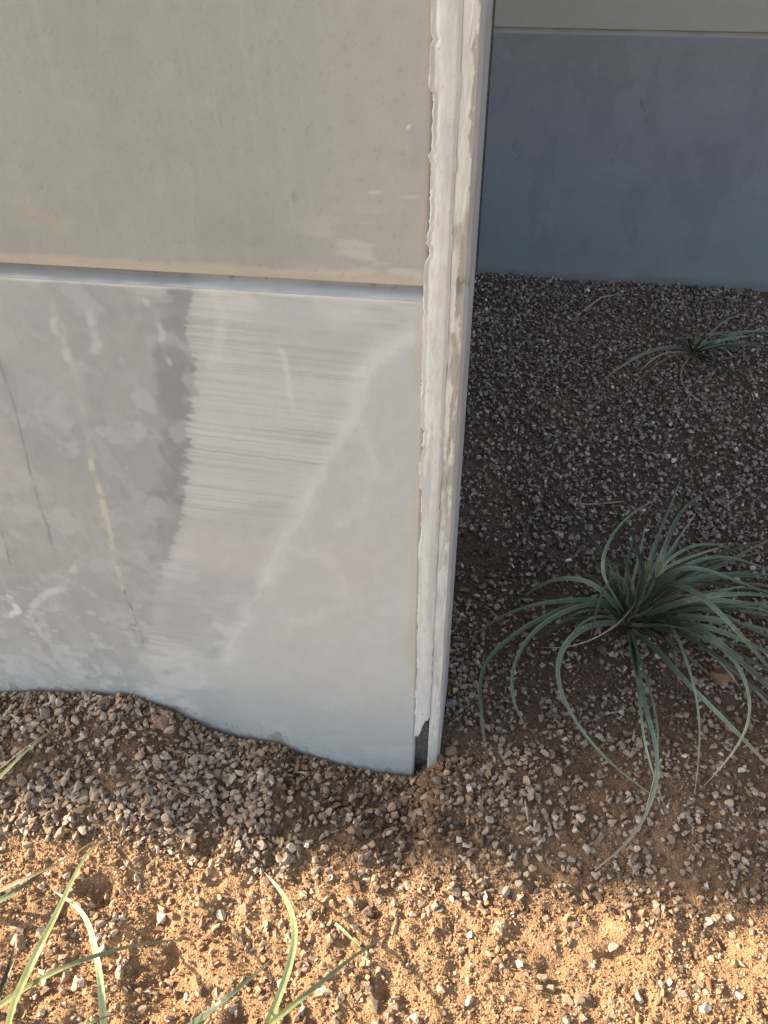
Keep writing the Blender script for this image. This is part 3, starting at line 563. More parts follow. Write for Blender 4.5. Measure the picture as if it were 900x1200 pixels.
GRIT = [hull_template(7, tr, (1, tr.uniform(0.7, 1), tr.uniform(0.6, 0.9)), 0.35) for _ in range(12)]

def rot_mats(n, tilt):
    a = rng.uniform(0, 2 * np.pi, n); b = rng.normal(0, tilt, n); c = rng.normal(0, tilt, n)
    ca, sa, cb, sb, cc, sc_ = np.cos(a), np.sin(a), np.cos(b), np.sin(b), np.cos(c), np.sin(c)
    R = np.zeros((n, 3, 3))
    R[:, 0, 0] = ca * cb; R[:, 0, 1] = ca * sb * sc_ - sa * cc; R[:, 0, 2] = ca * sb * cc + sa * sc_
    R[:, 1, 0] = sa * cb; R[:, 1, 1] = sa * sb * sc_ + ca * cc; R[:, 1, 2] = sa * sb * cc - ca * sc_
    R[:, 2, 0] = -sb; R[:, 2, 1] = cb * sc_; R[:, 2, 2] = cb * cc
    return R

def scatter(name, x, y, r, mat, templates, sink=0.25, heap=0.0, tilt=0.5):
    n = len(x)
    z = ground_h(x, y) + r * (0.45 - sink) + heap * r * rng.random(n)
    R = rot_mats(n, tilt)
    which = rng.integers(0, len(templates), n)
    Vs, Fs, off = [], [], 0
    for k, (Vt, Ft) in enumerate(templates):
        id_ = np.nonzero(which == k)[0]
        if not len(id_): continue
        P = np.einsum('nij,vj->nvi', R[id_], Vt) * r[id_][:, None, None]
        P += np.stack([x[id_], y[id_], z[id_]], 1)[:, None, :]
        Vs.append(P.reshape(-1, 3))
        F = Ft[None] + (np.arange(len(id_)) * len(Vt))[:, None, None] + off
        Fs.append(F.reshape(-1, 3)); off += len(id_) * len(Vt)
    o = mesh_np(name, np.concatenate(Vs), np.concatenate(Fs), mat)
    o['kind'] = 'stuff'
    return o

def in_wall(x, y):
    return ((x < 0.004) & (y > -0.003) & (y < 0.215)) | ((x < -0.11) & (y > 0.2))

def sample(n, x0, x1, y0, y1, dens, rmin, rmax, powr=2.2):
    x = rng.uniform(x0, x1, n); y = rng.uniform(y0, y1, n)
    keep = (rng.random(n) < dens(x, y)) & ~in_wall(x, y)
    keep &= ~((x > -0.058) & (x < 0.006) & (y > -0.012) & (y < 0.03))
    x, y = x[keep], y[keep]
    r = rmin + (rmax - rmin) * rng.random(len(x)) ** powr
    # a stone beside the wall stays in front of it
    y = np.where((x < 0) & (y < 0) & (y > -r), -r * 1.05, y)
    return x, y, r * 1.08

patch = lambda x, y, f, s, a, b: sstep(a, b, fbm(x * f, y * f, s, 3))
def d_mound(x, y):
    edge = -0.245 + 0.07 * (fbm(x * 6, y * 6, 81, 3) - 0.5)
    band = sstep(edge - 0.03, edge + 0.03, y)
    left = sstep(-0.16, -0.34, x + 0.15 * (noise(x * 9, y * 9, 5) - 0.5))
    return band * (0.25 + 0.75 * left) * (0.35 + 0.65 * patch(x, y, 9, 82, 0.35, 0.5)) * (y < 0)
x, y, r = sample(12000, -1.2, 0.0, -0.33, 0.0, d_mound, 0.003, 0.0155, 2.2)
tag_ = scatter('gravel', x, y, r, G_MOUND, PEB, 0.12, 0.7)

def d_midright(x, y):
    return (x > -0.02) * sstep(-0.27, -0.17, y - 0.05 * (noise(x * 8, y * 8, 6) - 0.5)) * sstep(0.75, 0.35, y) * (0.34 + 0.66 * patch(x, y, 6, 83, 0.38, 0.56))
x, y, r = sample(15000, -0.05, 1.25, -0.3, 0.8, d_midright, 0.003, 0.0145, 2.3)
scatter('gravel', x, y, r, G_MOUND, PEB, 0.15, 0.5)

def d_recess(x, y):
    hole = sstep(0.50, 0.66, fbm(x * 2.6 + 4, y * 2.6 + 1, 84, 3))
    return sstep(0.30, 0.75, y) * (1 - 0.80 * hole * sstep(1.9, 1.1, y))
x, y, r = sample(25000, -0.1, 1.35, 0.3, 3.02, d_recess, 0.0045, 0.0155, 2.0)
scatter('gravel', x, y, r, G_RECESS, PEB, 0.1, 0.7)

def d_sand(x, y):
    return sstep(-0.18, -0.25, y) * (0.25 + 0.75 * patch(x, y, 5, 85, 0.4, 0.6))
x, y, r = sample(6500, -1.05, 0.95, -0.75, -0.18, d_sand, 0.003, 0.0155, 2.3)
scatter('gravel', x, y, r, G_TAN, PEB, 0.38, 0.25)

# sand grains and crumbs
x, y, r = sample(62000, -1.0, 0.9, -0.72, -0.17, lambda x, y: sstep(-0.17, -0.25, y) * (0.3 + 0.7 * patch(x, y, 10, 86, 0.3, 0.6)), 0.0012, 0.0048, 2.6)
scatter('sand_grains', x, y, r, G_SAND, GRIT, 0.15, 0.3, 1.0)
x, y, r = sample(62000, -1.15, 1.2, -0.27, 0.75, lambda x, y: 0.35 + 0.65 * patch(x, y, 8, 87, 0.4, 0.6), 0.0015, 0.0070, 2.6)
scatter('soil_crumbs', x, y, r, G_CLOD, GRIT, 0.15, 0.4, 1.0)
def d_clod(x, y):
    a = sstep(0.16, 0.04, np.hypot((x + 0.02) / 1.5, y + 0.12)) + sstep(0.05, 0.0, np.abs(y + 0.03)) * (x < -0.05) * (x > -0.55) + 0.30 * patch(x, y, 7, 89, 0.4, 0.6)
    return np.clip(a, 0, 1)
x, y, r = sample(5200, -1.1, 1.1, -0.30, 0.35, d_clod, 0.004, 0.014, 2.0)
scatter('soil_crumbs', x, y, r, G_CLOD, PEB, 0.2, 0.5, 1.0)
x, y, r = sample(900, -0.42, 0.16, -0.20, 0.02, lambda x, y: sstep(0.13, 0.05, np.abs(y + 0.06 + 0.1 * (x + 0.1))) * 0.8, 0.007, 0.017, 1.8)
scatter('soil_crumbs', x, y, r, G_CLOD, PEB, 0.25, 0.5, 1.0)
G_DARK_CLOD = mat_stone('dark_crumbs', [(0.0, (0.06, 0.038, 0.026)), (0.5, (0.11, 0.070, 0.046)), (1.0, (0.18, 0.125, 0.085))], dust=(0.12, 0.08, 0.055), dustf=0.3)  # darker brown crumbs for the rear bed
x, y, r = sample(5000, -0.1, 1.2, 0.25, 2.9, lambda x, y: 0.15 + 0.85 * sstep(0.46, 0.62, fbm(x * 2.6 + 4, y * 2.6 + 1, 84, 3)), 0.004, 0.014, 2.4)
scatter('soil_crumbs', x, y, r, G_DARK_CLOD, PEB, 0.25, 0.3, 1.0)
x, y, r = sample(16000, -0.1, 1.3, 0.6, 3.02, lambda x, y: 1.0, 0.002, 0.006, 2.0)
scatter('soil_crumbs', x, y, r, G_DARK_CLOD, GRIT, 0.15, 0.4, 1.0)

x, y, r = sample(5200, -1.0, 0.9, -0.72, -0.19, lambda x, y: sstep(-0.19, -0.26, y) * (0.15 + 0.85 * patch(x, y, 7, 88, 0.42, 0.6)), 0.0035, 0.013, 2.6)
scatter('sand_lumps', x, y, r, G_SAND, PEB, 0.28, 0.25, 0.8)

def loose(n, x0, x1, y0, y1, r0, r1, mat, nm='soil_crumbs'):
    x = rng.uniform(x0, x1, n); y = rng.uniform(y0, y1, n); r = r0 + (r1 - r0) * rng.random(n) ** 1.6
    return scatter(nm, x, y, r, mat, PEB, 0.2, 0.6, 1.0)
loose(26, -0.049, -0.031, -0.015, 0.022, 0.004, 0.008, G_CLOD)
loose(110, -0.10, 0.05, -0.055, -0.012, 0.004, 0.013, G_CLOD)
loose(260, 0.012, 0.16, -0.01, 0.34, 0.003, 0.013, G_MOUND, 'gravel')
xb = rng.uniform(-1.1, -0.06, 900); rb = 0.0025 + 0.008 * rng.random(900) ** 2
scatter('soil_crumbs', xb, -rb - 0.020 * rng.random(900) ** 2, rb, G_CLOD, PEB, 0.0, 1.2, 1.0)
loose(160, 0.012, 0.20, 0.0, 0.40, 0.004, 0.012, G_CLOD)

# ------------------------------------------------------------------ singled-out stones
SPAL = {'tan': (0.33, 0.25, 0.18), 'clod': (0.26, 0.17, 0.11), 'pale': (0.50, 0.43, 0.35), 'grey': (0.25, 0.24, 0.23),
        'white': (0.50, 0.44, 0.35), 'rust': (0.20, 0.115, 0.065), 'blue': (0.19, 0.19, 0.18), 'brown': (0.19, 0.12, 0.09),
        'dark': (0.11, 0.10, 0.09), 'red': (0.27, 0.17, 0.15)}
SMAT = {}
for k, c in SPAL.items():
    SMAT[k] = mat_stone('stone_' + k, [(0.0, c), (1.0, c)], dust=tuple(0.6 * a + 0.4 * b for a, b in zip(c, (0.3, 0.2, 0.12))), dustf=0.3, island=False)

def rock(name, x, y, w, kind, seed):
    rnd = random.Random(seed)
    Vt, Ft = chipped(14 if w > 0.03 else 10, rnd, (1, rnd.uniform(0.6, 0.9), rnd.uniform(0.5, 0.75)), 4)
    bm = bmesh.new()
    vs = [bm.verts.new(v) for v in Vt]
    for f in Ft:
        try: bm.faces.new([vs[i] for i in f])
        except ValueError: pass
    if w > 0.022:
        bmesh.ops.bevel(bm, geom=bm.edges[:], offset=0.03, segments=1, affect='EDGES')
        bmesh.ops.triangulate(bm, faces=bm.faces)
        bmesh.ops.subdivide_edges(bm, edges=bm.edges[:], cuts=1)
        lump = 0.09 if kind in ('clod', 'rust', 'brown', 'tan') else 0.03
        for v in bm.verts:
            p = v.co * 3.0
            v.co += v.co.normalized() * lump * (2 * float(noise(p.x + seed, p.y + p.z * 1.7, seed)) - 1)
    rz = rnd.uniform(0, 6.28)
    bmesh.ops.transform(bm, matrix=Matrix.Rotation(rz, 4, 'Z') @ Matrix.Rotation(rnd.uniform(-0.3, 0.3), 4, 'X') @ Matrix.Scale(w * 0.52, 4), verts=bm.verts)
    me = bpy.data.meshes.new(name); bm.to_mesh(me); bm.free()
    me.materials.append(SMAT[kind])
    o = bpy.data.objects.new(name, me); COL.objects.link(o)
    o.location = (x, y, float(ground_h(x, y)) + w * 0.15)
    return o
for i, ((x, y, w, k), lab) in enumerate(zip(STN, STONE_LABELS)):
    nm = 'soil_clod' if k in ('clod', 'brown') and w > 0.03 else 'stone'
    o = rock(nm, x, y, w, k, 100 + i)
    tag(o, lab, 'soil clod' if nm == 'soil_clod' else 'stone', 'single stones lying on the ground')

# ------------------------------------------------------------------ near wall
HR0, HR1 = 1.0955, 1.1172            # the horizontal reveal
def solid_sheet(name, xs, zs, yf, back, mat, parent, colf, flip=False, xz_y=0.0):
    """a slab whose front (towards -y) is a fine grid and whose back is flat"""
    X, Z = np.meshgrid(xs, zs); x, z = X.ravel(), Z.ravel()
    yv = yf(x, z) + xz_y
    Vf = np.stack([x, yv, z], 1)
    nu, nv = len(xs), len(zs)
    F = grid_faces(nu, nv)
    idx = np.arange(nu * nv).reshape(nv, nu)
    loop = np.concatenate([idx[0, :], idx[1:, -1], idx[-1, -2::-1], idx[-2:0:-1, 0]])
    Vb = Vf[loop].copy(); Vb[:, 1] = back
    nb = len(loop); bi = np.arange(nb) + nu * nv
    S = np.stack([loop, bi, np.roll(bi, -1), np.roll(loop, -1)], 1)
    col = colf(x, z) * np.array((0.955, 1.015, 1.02))
    colb = col[loop]
    corners = np.array([[bi[0], bi[nu + nv - 2 + nu - 1], bi[nu + nv - 2], bi[nu - 1]]])
    return mesh_np(name, np.concatenate([Vf, Vb]), [F, S, corners], mat, parent, np.concatenate([col, colb]), smooth=False)

def lerp(a, b, f): return a * (1 - f[:, None]) + np.array(b) * f[:, None]

def line_mask(x, z, P, w, soft, warp=0.0, s=0):
    if warp:
        x = x + warp * (fbm(x * 40, z * 40, s, 3) - 0.5); z = z + warp * (fbm(x * 40 + 7, z * 40, s + 5, 3) - 0.5)
    d, f = dist_poly(x, z, P)
    return 1 - sstep(w, w + soft, d), f

def col_upper(x, z):
    base = np.tile(np.array((0.272, 0.280, 0.255)), (len(x), 1))
    c = base * (1 + 0.05 * (fbm(x * 3, z * 2, 201, 3) - 0.5))[:, None]
    gr = sstep(0.45, 0.75, fbm(x * 5, z * 1.4, 211, 3))                     # greenish drifts
    c = lerp(c, (0.260, 0.276, 0.250), 0.4 * gr)
    v = noise(x * 60, z * 1.5, 221)                                        # faint vertical roller marks
    c = c * (1 + 0.03 * (v - 0.5))[:, None]
    c = lerp(c, (0.315, 0.312, 0.285), 0.8 * sstep(-0.30, -0.08, x))         # warmer toward the edge
    c = lerp(c, (0.235, 0.235, 0.215), 0.35 * sstep(0.55, 0.7, fbm(x * 7, z * 7, 223, 4)))
    c = lerp(c, (0.31, 0.315, 0.29), 0.15 * sstep(0.58, 0.7, fbm(x * 26, z * 5, 225, 3)))
    # beige bare band above the reveal
    e = z - HR1 - 0.012 - 0.006 * (fbm(x * 12, z * 0, 231, 3) - 0.5)
    b = 1 - sstep(-0.002, 0.006, e)
    c = lerp(c, (0.41, 0.35, 0.255), 0.75 * b * (0.55 + 0.45 * noise(x * 30, z * 200, 241)))
    # light smears at the lower right
    sm = sstep(0.56, 0.72, fbm(x * 14, z * 60, 251, 3)) * sstep(-0.28, -0.1, x) * sstep(1.24, 1.16, z)
    c = lerp(c, (0.43, 0.42, 0.39), 0.6 * sm)
    m, f = line_mask(x, z, STAIN, 0.003, 0.006, 0.012, 261); c = lerp(c, (0.34, 0.28, 0.18), 0.35 * m)
    # spots
    m = sstep(0.80, 0.86, noise(x * 150, z * 120, 271)) * (np.hypot(x + 0.086, z - 1.295) < 0.014); c = lerp(c, (0.72, 0.66, 0.48), m)
    m = 1 - sstep(0.002, 0.006, np.hypot((x + 0.225), (z - 1.223) * 0.6)); c = lerp(c, (0.19, 0.18, 0.17), 0.5 * m)
    m = (1 - sstep(0.0006, 0.0016, np.abs(z - 1.232 + 0.05 * (x + 0.12)))) * (x > -0.13) * (x < -0.065); c = lerp(c, (0.42, 0.42, 0.40), 0.6 * m)
    for (sx, sz, a, L) in [(-0.36, 1.19, 1.4, 0.03), (-0.31, 1.30, 1.5, 0.04), (-0.2, 1.2, 0.7, 0.02), (-0.5, 1.36, 1.3, 0.05), (-0.12, 1.27, 1.2, 0.015)]:
        m, f = line_mask(x, z, [(sx, sz), (sx + L * math.cos(a), sz + L * math.sin(a))], 0.0004, 0.0012); c = lerp(c, (0.20, 0.20, 0.19), 0.35 * m)
    pores = sstep(0.90, 0.94, noise(x * 260, z * 260, 291)); c = lerp(c, (0.20, 0.20, 0.185), 0.35 * pores)
    fs = sstep(0.63, 0.68, fbm(x * 160, z * 9, 293, 3)); c = lerp(c, (0.33, 0.335, 0.31), 0.12 * fs)
    c = c * np.array((1.04, 1.05, 1.08))
    # beige fringe beside the corner bead
    f1 = 1 - sstep(0.006, 0.014, -0.055 - x + 0.006 * (noise(x * 0, z * 30, 281) - 0.5) * 2)
    c = lerp(c, (0.37, 0.33, 0.28), 0.55 * f1)
    return c

def patch_edge(z):
    P = np.array(PATCH)[::-1]
    return np.interp(z, P[:, 1], P[:, 0])

def col_lower(x, z):
    n1 = fbm(x * 6, z * 6, 301, 4); n2 = fbm(x * 20, z * 20, 311, 4); n3 = fbm(x * 3, z * 3, 321, 3)
    # left: older grey coat
    c = np.tile(np.array((0.320, 0.315, 0.303)), (len(x), 1))
    warm = 0.6 * sstep(-0.50, -0.75, x + 0.15 * (n1 - 0.5)) * sstep(0.4, 0.6, z)
    c = lerp(c, (0.385, 0.360, 0.335), 0.7 * warm)
    dk = sstep(0.40, 0.62, n1) * sstep(0.55, 0.75, z + 0.2 * (n3 - 0.5))
    c = lerp(c, (0.285, 0.290, 0.292), 0.65 * dk)
    m, f = line_mask(x, z, DRKB, 0.018, 0.03, 0.05, 331)
    c = lerp(c, (0.215, 0.218, 0.226), 0.85 * m)
    top = sstep(0.95, 1.05, z) * sstep(-0.62, -0.5, x)
    c = lerp(c, (0.27, 0.275, 0.280), 0.55 * top * sstep(0.35, 0.6, n2))
    lowb = sstep(0.50, 0.36, z + 0.10 * (n1 - 0.5))
    c = lerp(c, (0.345, 0.347, 0.352), 0.7 * lowb)
    sc = sstep(0.60, 0.68, fbm(x * 14 + 5, z * 14, 341, 4)) * lowb
    c = lerp(c, (0.50, 0.50, 0.50), 0.55 * sc)
    sw = sstep(0.58, 0.72, n2); c = lerp(c, (0.43, 0.43, 0.42), 0.4 * sw)
    fl = sstep(0.70, 0.76, noise(x * 60, z * 60, 351)) * sstep(0.55, 0.40, z); c = lerp(c, (0.47, 0.46, 0.45), 0.6 * fl)
    fine = sstep(0.60, 0.75, fbm(x * 60, z * 30, 355, 3)); c = lerp(c, (0.27, 0.27, 0.27), 0.18 * fine)
    for k_, (fs, th, cc, aa) in enumerate([(24, 0.60, (0.40, 0.40, 0.395), 0.28), (33, 0.62, (0.26, 0.26, 0.265), 0.22), (11, 0.57, (0.37, 0.367, 0.358), 0.35)]):
        c = lerp(c, cc, aa * sstep(th, th + 0.07, fbm(x * fs + 4 * k_, z * fs * 0.7, 357 + k_, 4)))
    # scratches and scuffs of the left half
    for P, w, so, colr, a, wp in [(TANS, 0.0016, 0.007, (0.43, 0.40, 0.35), 0.40, 0.008), (TANS2, 0.0030, 0.003, (0.49, 0.45, 0.37), 0.7, 0.006),
                            (CRACK1, 0.0005, 0.0030, (0.17, 0.17, 0.18), 0.62, 0.004), (CRACK2, 0.0005, 0.0025, (0.17, 0.17, 0.18), 0.6, 0.004),
                            (DRK, 0.0006, 0.003, (0.16, 0.16, 0.15), 0.6, 0.005),
                            (SC1, 0.0035, 0.009, (0.55, 0.55, 0.54), 0.55, 0.014), (SC2, 0.004, 0.006, (0.62, 0.62, 0.60), 0.75, 0.012),
                            (SC3, 0.0022, 0.007, (0.50, 0.49, 0.47), 0.5, 0.014), (SC4, 0.0015, 0.005, (0.50, 0.50, 0.50), 0.5, 0.012),
                            (SC5, 0.0025, 0.008, (0.46, 0.46, 0.46), 0.55, 0.014)]:
        m, f = line_mask(x, z, P, w, so, wp, 361)
        br = 0.15 + 0.85 * sstep(0.30, 0.6, fbm(x * 45, z * 45, 365, 2))
        c = lerp(c, colr, a * m * br)
    m = (1 - sstep(0.006, 0.016, np.hypot(x + 0.618, z - 0.385))) * sstep(0.45, 0.6, fbm(x * 120, z * 120, 371, 2)); c = lerp(c, (0.17, 0.175, 0.15), 0.8 * m)
    # lighter brushed coat right of the ragged edge
    rag = (0.009 * (noise(x * 6, (z + 0.1 * x) * 260, 381) - 0.5) + 0.008 * (noise(x * 9, (z + 0.1 * x) * 130, 385) - 0.5)) * (0.4 + 1.6 * noise(z * 0, z * 11, 389)) + 0.012 * (fbm(x * 8, z * 10, 387, 2) - 0.5)
    low_soft = 0.25 + 0.75 * sstep(0.70, 0.45, z)
    e = x - patch_edge(z) - rag - 0.05 * low_soft * (fbm(x * 22, z * 34, 391, 4) - 0.5)
    p = (0.75 * sstep(-0.0015, 0.0015, e) + 0.25 * sstep(-0.004, 0.030, e)) * (1 - low_soft) + sstep(-0.012, 0.014, e) * low_soft
    n5 = fbm(x * 4 + 3, z * 4, 395, 3)
    pc = np.tile(np.array((0.435, 0.430, 0.412)), (len(x), 1)) * (1 + 0.10 * (n5 - 0.5))[:, None]
    # brush streaks, running across and tipping a little to the right
    dd, ff = dist_poly(x, z, DIAG)
    D = np.array(DIAG)[::-1]
    xd = np.interp(z, D[:, 1], D[:, 0])
    leftof = sstep(0.012, -0.012, x - xd)
    zz = z + 0.05 * x + 0.004 * (noise(x * 5, z * 5, 401) - 0.5)
    st = 0.6 * noise(x * 2.2, zz * 420, 405) + 0.4 * noise(x * 5, zz * 190, 407)
    band = (0.45 + 0.55 * sstep(0.38, 0.62, noise(x * 1.6, zz * 26, 409))) * (0.5 + 0.5 * noise(x * 14, z * 30, 413)) * (sstep(0.44, 0.60, z) + 0.8 * sstep(0.45, 0.6, fbm(x * 7, z * 9, 415, 2)) * sstep(0.25, 0.35, z) * sstep(0.6, 0.44, z)) * leftof
    pc = pc * (1 - (0.20 * band * sstep(0.52, 0.75, st)))[:, None]
    pc = lerp(pc, (0.54, 0.53, 0.51), 0.45 * band * sstep(0.60, 0.30, st))
    dk2 = sstep(0.5, 0.68, fbm(x * 5, z * 9, 411, 3)) * leftof
    pc = lerp(pc, (0.36, 0.36, 0.355), 0.6 * dk2)
    # pinkish and cool drifts right of the diagonal
    pc = lerp(pc, (0.47, 0.43, 0.405), 0.6 * sstep(0.5, 0.72, fbm(x * 4 + 7, z * 4, 421, 3)) * sstep(0.75, 0.6, z) * sstep(0.1, 0.3, z))
    pc = lerp(pc, (0.345, 0.348, 0.352), 0.75 * sstep(0.34, 0.06, z))
    pc = lerp(pc, (0.41, 0.425, 0.40), 0.5 * sstep(0.5, 0.7, fbm(x * 3.3, z * 3.3, 431, 3)) * (1 - leftof))
    for P, w, so, colr, a, wp in [(GH1, 0.001, 0.018, (0.52, 0.51, 0.49), 0.40, 0.045), (GH2, 0.001, 0.018, (0.52, 0.51, 0.49), 0.42, 0.045),
                                  (GH3, 0.0014, 0.006, (0.54, 0.53, 0.50), 0.55, 0.008), (GH4, 0.004, 0.006, (0.50, 0.50, 0.48), 0.45, 0.014)]:
        m, f = line_mask(x, z, P, w, so, wp, 441); pc = lerp(pc, colr, a * m * (0.25 + 0.75 * sstep(0.35, 0.6, fbm(x * 22, z * 22, 443, 2))))
    # the diagonal ridge of thick paint
    xw = x + 0.030 * (fbm(x * 14, z * 14, 451, 4) - 0.5) + 0.010 * (fbm(x * 60, z * 60, 452, 2) - 0.5)
    d, f = dist_poly(xw, z, DIAG)
    wid = np.maximum(0.0012, 0.0045 * (1 - f) ** 2 + 0.006 * (noise(f * 11, f * 0, 455) - 0.45))
    ridge = 1 - sstep(wid, wid + 0.010 * (1 - 0.6 * f) + 0.002, d)
    pc = lerp(pc, (0.56, 0.55, 0.53), 0.55 * ridge * (0.25 + 0.75 * fbm(x * 40, z * 22, 457, 2)))
    d3, f3 = dist_poly(x + 0.05 * (fbm(x * 9, z * 9, 453, 3) - 0.5), z, DIAG)
    pc = lerp(pc, (0.53, 0.52, 0.50), 0.40 * (1 - sstep(0.0, 0.035, d3)) * sstep(0.42, 0.6, fbm(x * 16, z * 10, 454, 3)))
    # rubbed blotches lower down
    blot = sstep(0.50, 0.60, fbm(x * 9 + 2, z * 13, 463, 4)) * sstep(0.62, 0.5, z) * (0.35 + 0.65 * leftof)
    pc = lerp(pc, (0.52, 0.51, 0.50), 0.50 * blot)
    blot = sstep(0.54, 0.64, fbm(x * 8 + 12, z * 15, 464, 4)) * sstep(0.60, 0.45, z) * (0.2 + 0.8 * leftof)
    pc = lerp(pc, (0.34, 0.345, 0.35), 0.55 * blot)
    pc = lerp(pc, (0.60, 0.58, 0.56), 0.35 * (1 - sstep(0.0, 0.03, d)) * sstep(0.5, 0.8, noise(x * 18, z * 18, 459)))
    c = c * (1 - p[:, None]) + pc * p[:, None]
    # painted highlight on the lip under the reveal and wiped whitish top
    lip = 1 - sstep(0.002, 0.006, HR0 - z + 0.002 * noise(x * 40, z * 0, 461)); c = lerp(c, (0.60, 0.60, 0.59), 0.6 * lip)
    tp = (1 - sstep(0.0, 0.05, HR0 - z)) * sstep(0.52, 0.68, fbm(x * 16, z * 50, 465, 3)) * sstep(-0.5, -0.42, x); c = lerp(c, (0.52, 0.51, 0.49), 0.5 * tp)
    tr_ = sstep(0.55, 0.7, fbm(x * 20, z * 90, 467, 3)) * sstep(-0.14, -0.08, x) * sstep(1.0, 1.05, z); c = lerp(c, (0.33, 0.32, 0.30), 0.5 * tr_)
    # beige line of bare concrete beside the corner bead
    wv = 0.012 + 0.004 * (fbm(x * 0, z * 9, 471, 3) - 0.5) * 2
    f1 = sstep(-0.0565 - wv - 0.003, -0.0565 - wv + 0.001, x) * sstep(0.18, 0.30, z)
    c = lerp(c, (0.455, 0.395, 0.325), 0.72 * f1 * (0.55 + 0.45 * noise(x * 20, z * 14, 475)))
    # soil dust and splashes stuck along the ground line
    hb = np.interp(x, HBA[:, 0], HBA[:, 1])
    h0 = 0.006 + 0.012 * fbm(x * 14, x * 0, 481, 3) + 0.030 * sstep(0.5, 0.9, noise(x * 45, z * 25, 483)) 
    dirt = sstep(h0 + 0.008, h0 - 0.004, z - hb) * (0.35 + 0.65 * fbm(x * 60, z * 60, 485, 3))
    c = lerp(c, (0.22, 0.155, 0.10), 0.75 * dirt)
    sp = sstep(0.76, 0.82, noise(x * 170, z * 170, 487)) * sstep(0.09, 0.01, z - hb); c = lerp(c, (0.25, 0.19, 0.13), 0.5 * sp)
    return c * np.array((0.935, 0.990, 1.010))

def col_groove(x, z):
    c = np.tile(np.array((0.235, 0.255, 0.270)), (len(x), 1))
    left = sstep(-0.375, -0.39, x + 0.01 * (noise(x * 30, z * 200, 501) - 0.5))
    c = lerp(c, (0.20, 0.212, 0.212), 0.9 * left * (0.6 + 0.4 * noise(x * 25, z * 100, 503)))
    c = lerp(c, (0.32, 0.34, 0.345), 0.6 * (1 - left) * sstep(0.35, 0.7, noise(x * 7, z * 900, 507)))
    c = lerp(c, (0.22, 0.205, 0.18), 0.7 * sstep(HR1 - 0.004, HR1 - 0.001, z))  # shade of the downward-facing top slope, put into the colour
    sp = sstep(0.80, 0.88, noise(x * 160, z * 200, 509)) * sstep(HR1 - 0.012, HR1 - 0.004, z); c = lerp(c, (0.15, 0.13, 0.10), 0.7 * sp)
    lip = 1 - sstep(0.0015, 0.004, z - HR0 + 0.002 * (noise(x * 35, z * 0, 511) - 0.5)); c = lerp(c, (0.42, 0.43, 0.42), 0.7 * lip * (0.4 + 0.6 * noise(x * 30, z * 10, 513)))  # highlight along the lower lip, painted into the colour
    return c

near_wall = empty('concrete_wall', (0, 0, 0), 'pale grey painted concrete wall with patchy repainted lower part and vertical sealed edge joint, left of the bed', 'wall')
XE = -0.0545                                                # the front panel ends here, at the joint
xs_lo = axis((-9.0, -1.3, 1.1), (-1.3, -1.05, 0.05), (-1.05, XE, 0.0024))
z_lo = axis((-0.4, -0.1, 0.1), (-0.1, HR0, 0.0024))
yl = lambda x, z: -0.0014 * (fbm(x * 7, z * 7, 601, 3) - 0.5) - 0.0005 * (fbm(x * 40, z * 40, 603, 3) - 0.5) + 0.0025 * sstep(XE - 0.006, XE, x) ** 2
solid_sheet('lower_panel', xs_lo, z_lo, yl, 0.18, PAINT, near_wall, col_lower)
xs_up = axis((-9.0, -1.3, 1.1), (-1.3, -1.05, 0.05), (-1.05, XE, 0.0034))
z_up = axis((HR1, 1.62, 0.0034), (1.62, 1.9, 0.07), (1.9, WALL_H, 0.6))
yu = lambda x, z: -0.0016 * (fbm(x * 5, z * 5, 611, 3) - 0.5) + 0.0025 * sstep(XE - 0.006, XE, x) ** 2
solid_sheet('upper_panel', xs_up, z_up, yu, 0.18, PAINT, near_wall, col_upper)
# the reveal: lower lip sloping in, back face, short upper slope
z_gr = np.array([HR0 + 0.0002, HR0 + 0.002, HR0 + 0.006, HR0 + 0.010, HR0 + 0.0135, HR0 + 0.0175, HR0 + 0.0195, HR1 - 0.0002])
def yg(x, z):
    t = (z - HR0)
    return np.interp(t, [0, 0.002, 0.0135, 0.0185, 0.0217], [0.0008, 0.0014, 0.0085, 0.0095, 0.006]) + 0.0008 * (noise(x * 30, z * 90, 621) - 0.5)
solid_sheet('reveal_groove', xs_up, z_gr, yg, 0.178, PAINT, near_wall, col_groove)

# corner return: the end of the side panel, beyond the joint
def col_return(u, z, x):
    c = np.tile(np.array((0.325, 0.310, 0.265)), (len(u), 1))
    edge = -0.0085 + 0.011 * (fbm(z * 0, z * 16, 701, 4) - 0.5) + 0.006 * (fbm(x * 90, z * 90, 702, 4) - 0.5)
    fade = sstep(1.12, 1.35, z)
    rag = np.maximum(sstep(-0.0006, 0.0006, edge + 0.012 * (1 - fade) * (noise(z * 0, z * 6, 703) - 0.72) - x), sstep(0.55, 0.565, fbm(x * 190, z * 30, 704, 5, 0.65)) * (x < -0.006))          # cream paint lapping from the bead
    c = lerp(c, (0.56, 0.56, 0.505), 0.9 * rag * np.clip(fade + sstep(0.30, 0.5, fbm(x * 40, z * 22, 705, 3)), 0, 1))
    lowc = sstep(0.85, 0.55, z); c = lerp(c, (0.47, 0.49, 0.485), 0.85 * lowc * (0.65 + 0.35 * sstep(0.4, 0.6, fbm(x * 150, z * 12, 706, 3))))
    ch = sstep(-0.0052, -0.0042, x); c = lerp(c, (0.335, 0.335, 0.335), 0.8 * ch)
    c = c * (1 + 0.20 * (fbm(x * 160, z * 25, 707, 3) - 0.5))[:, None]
    return lerp(c, (0.30, 0.28, 0.24), 0.55 * sstep(0.16, 0.06, z))
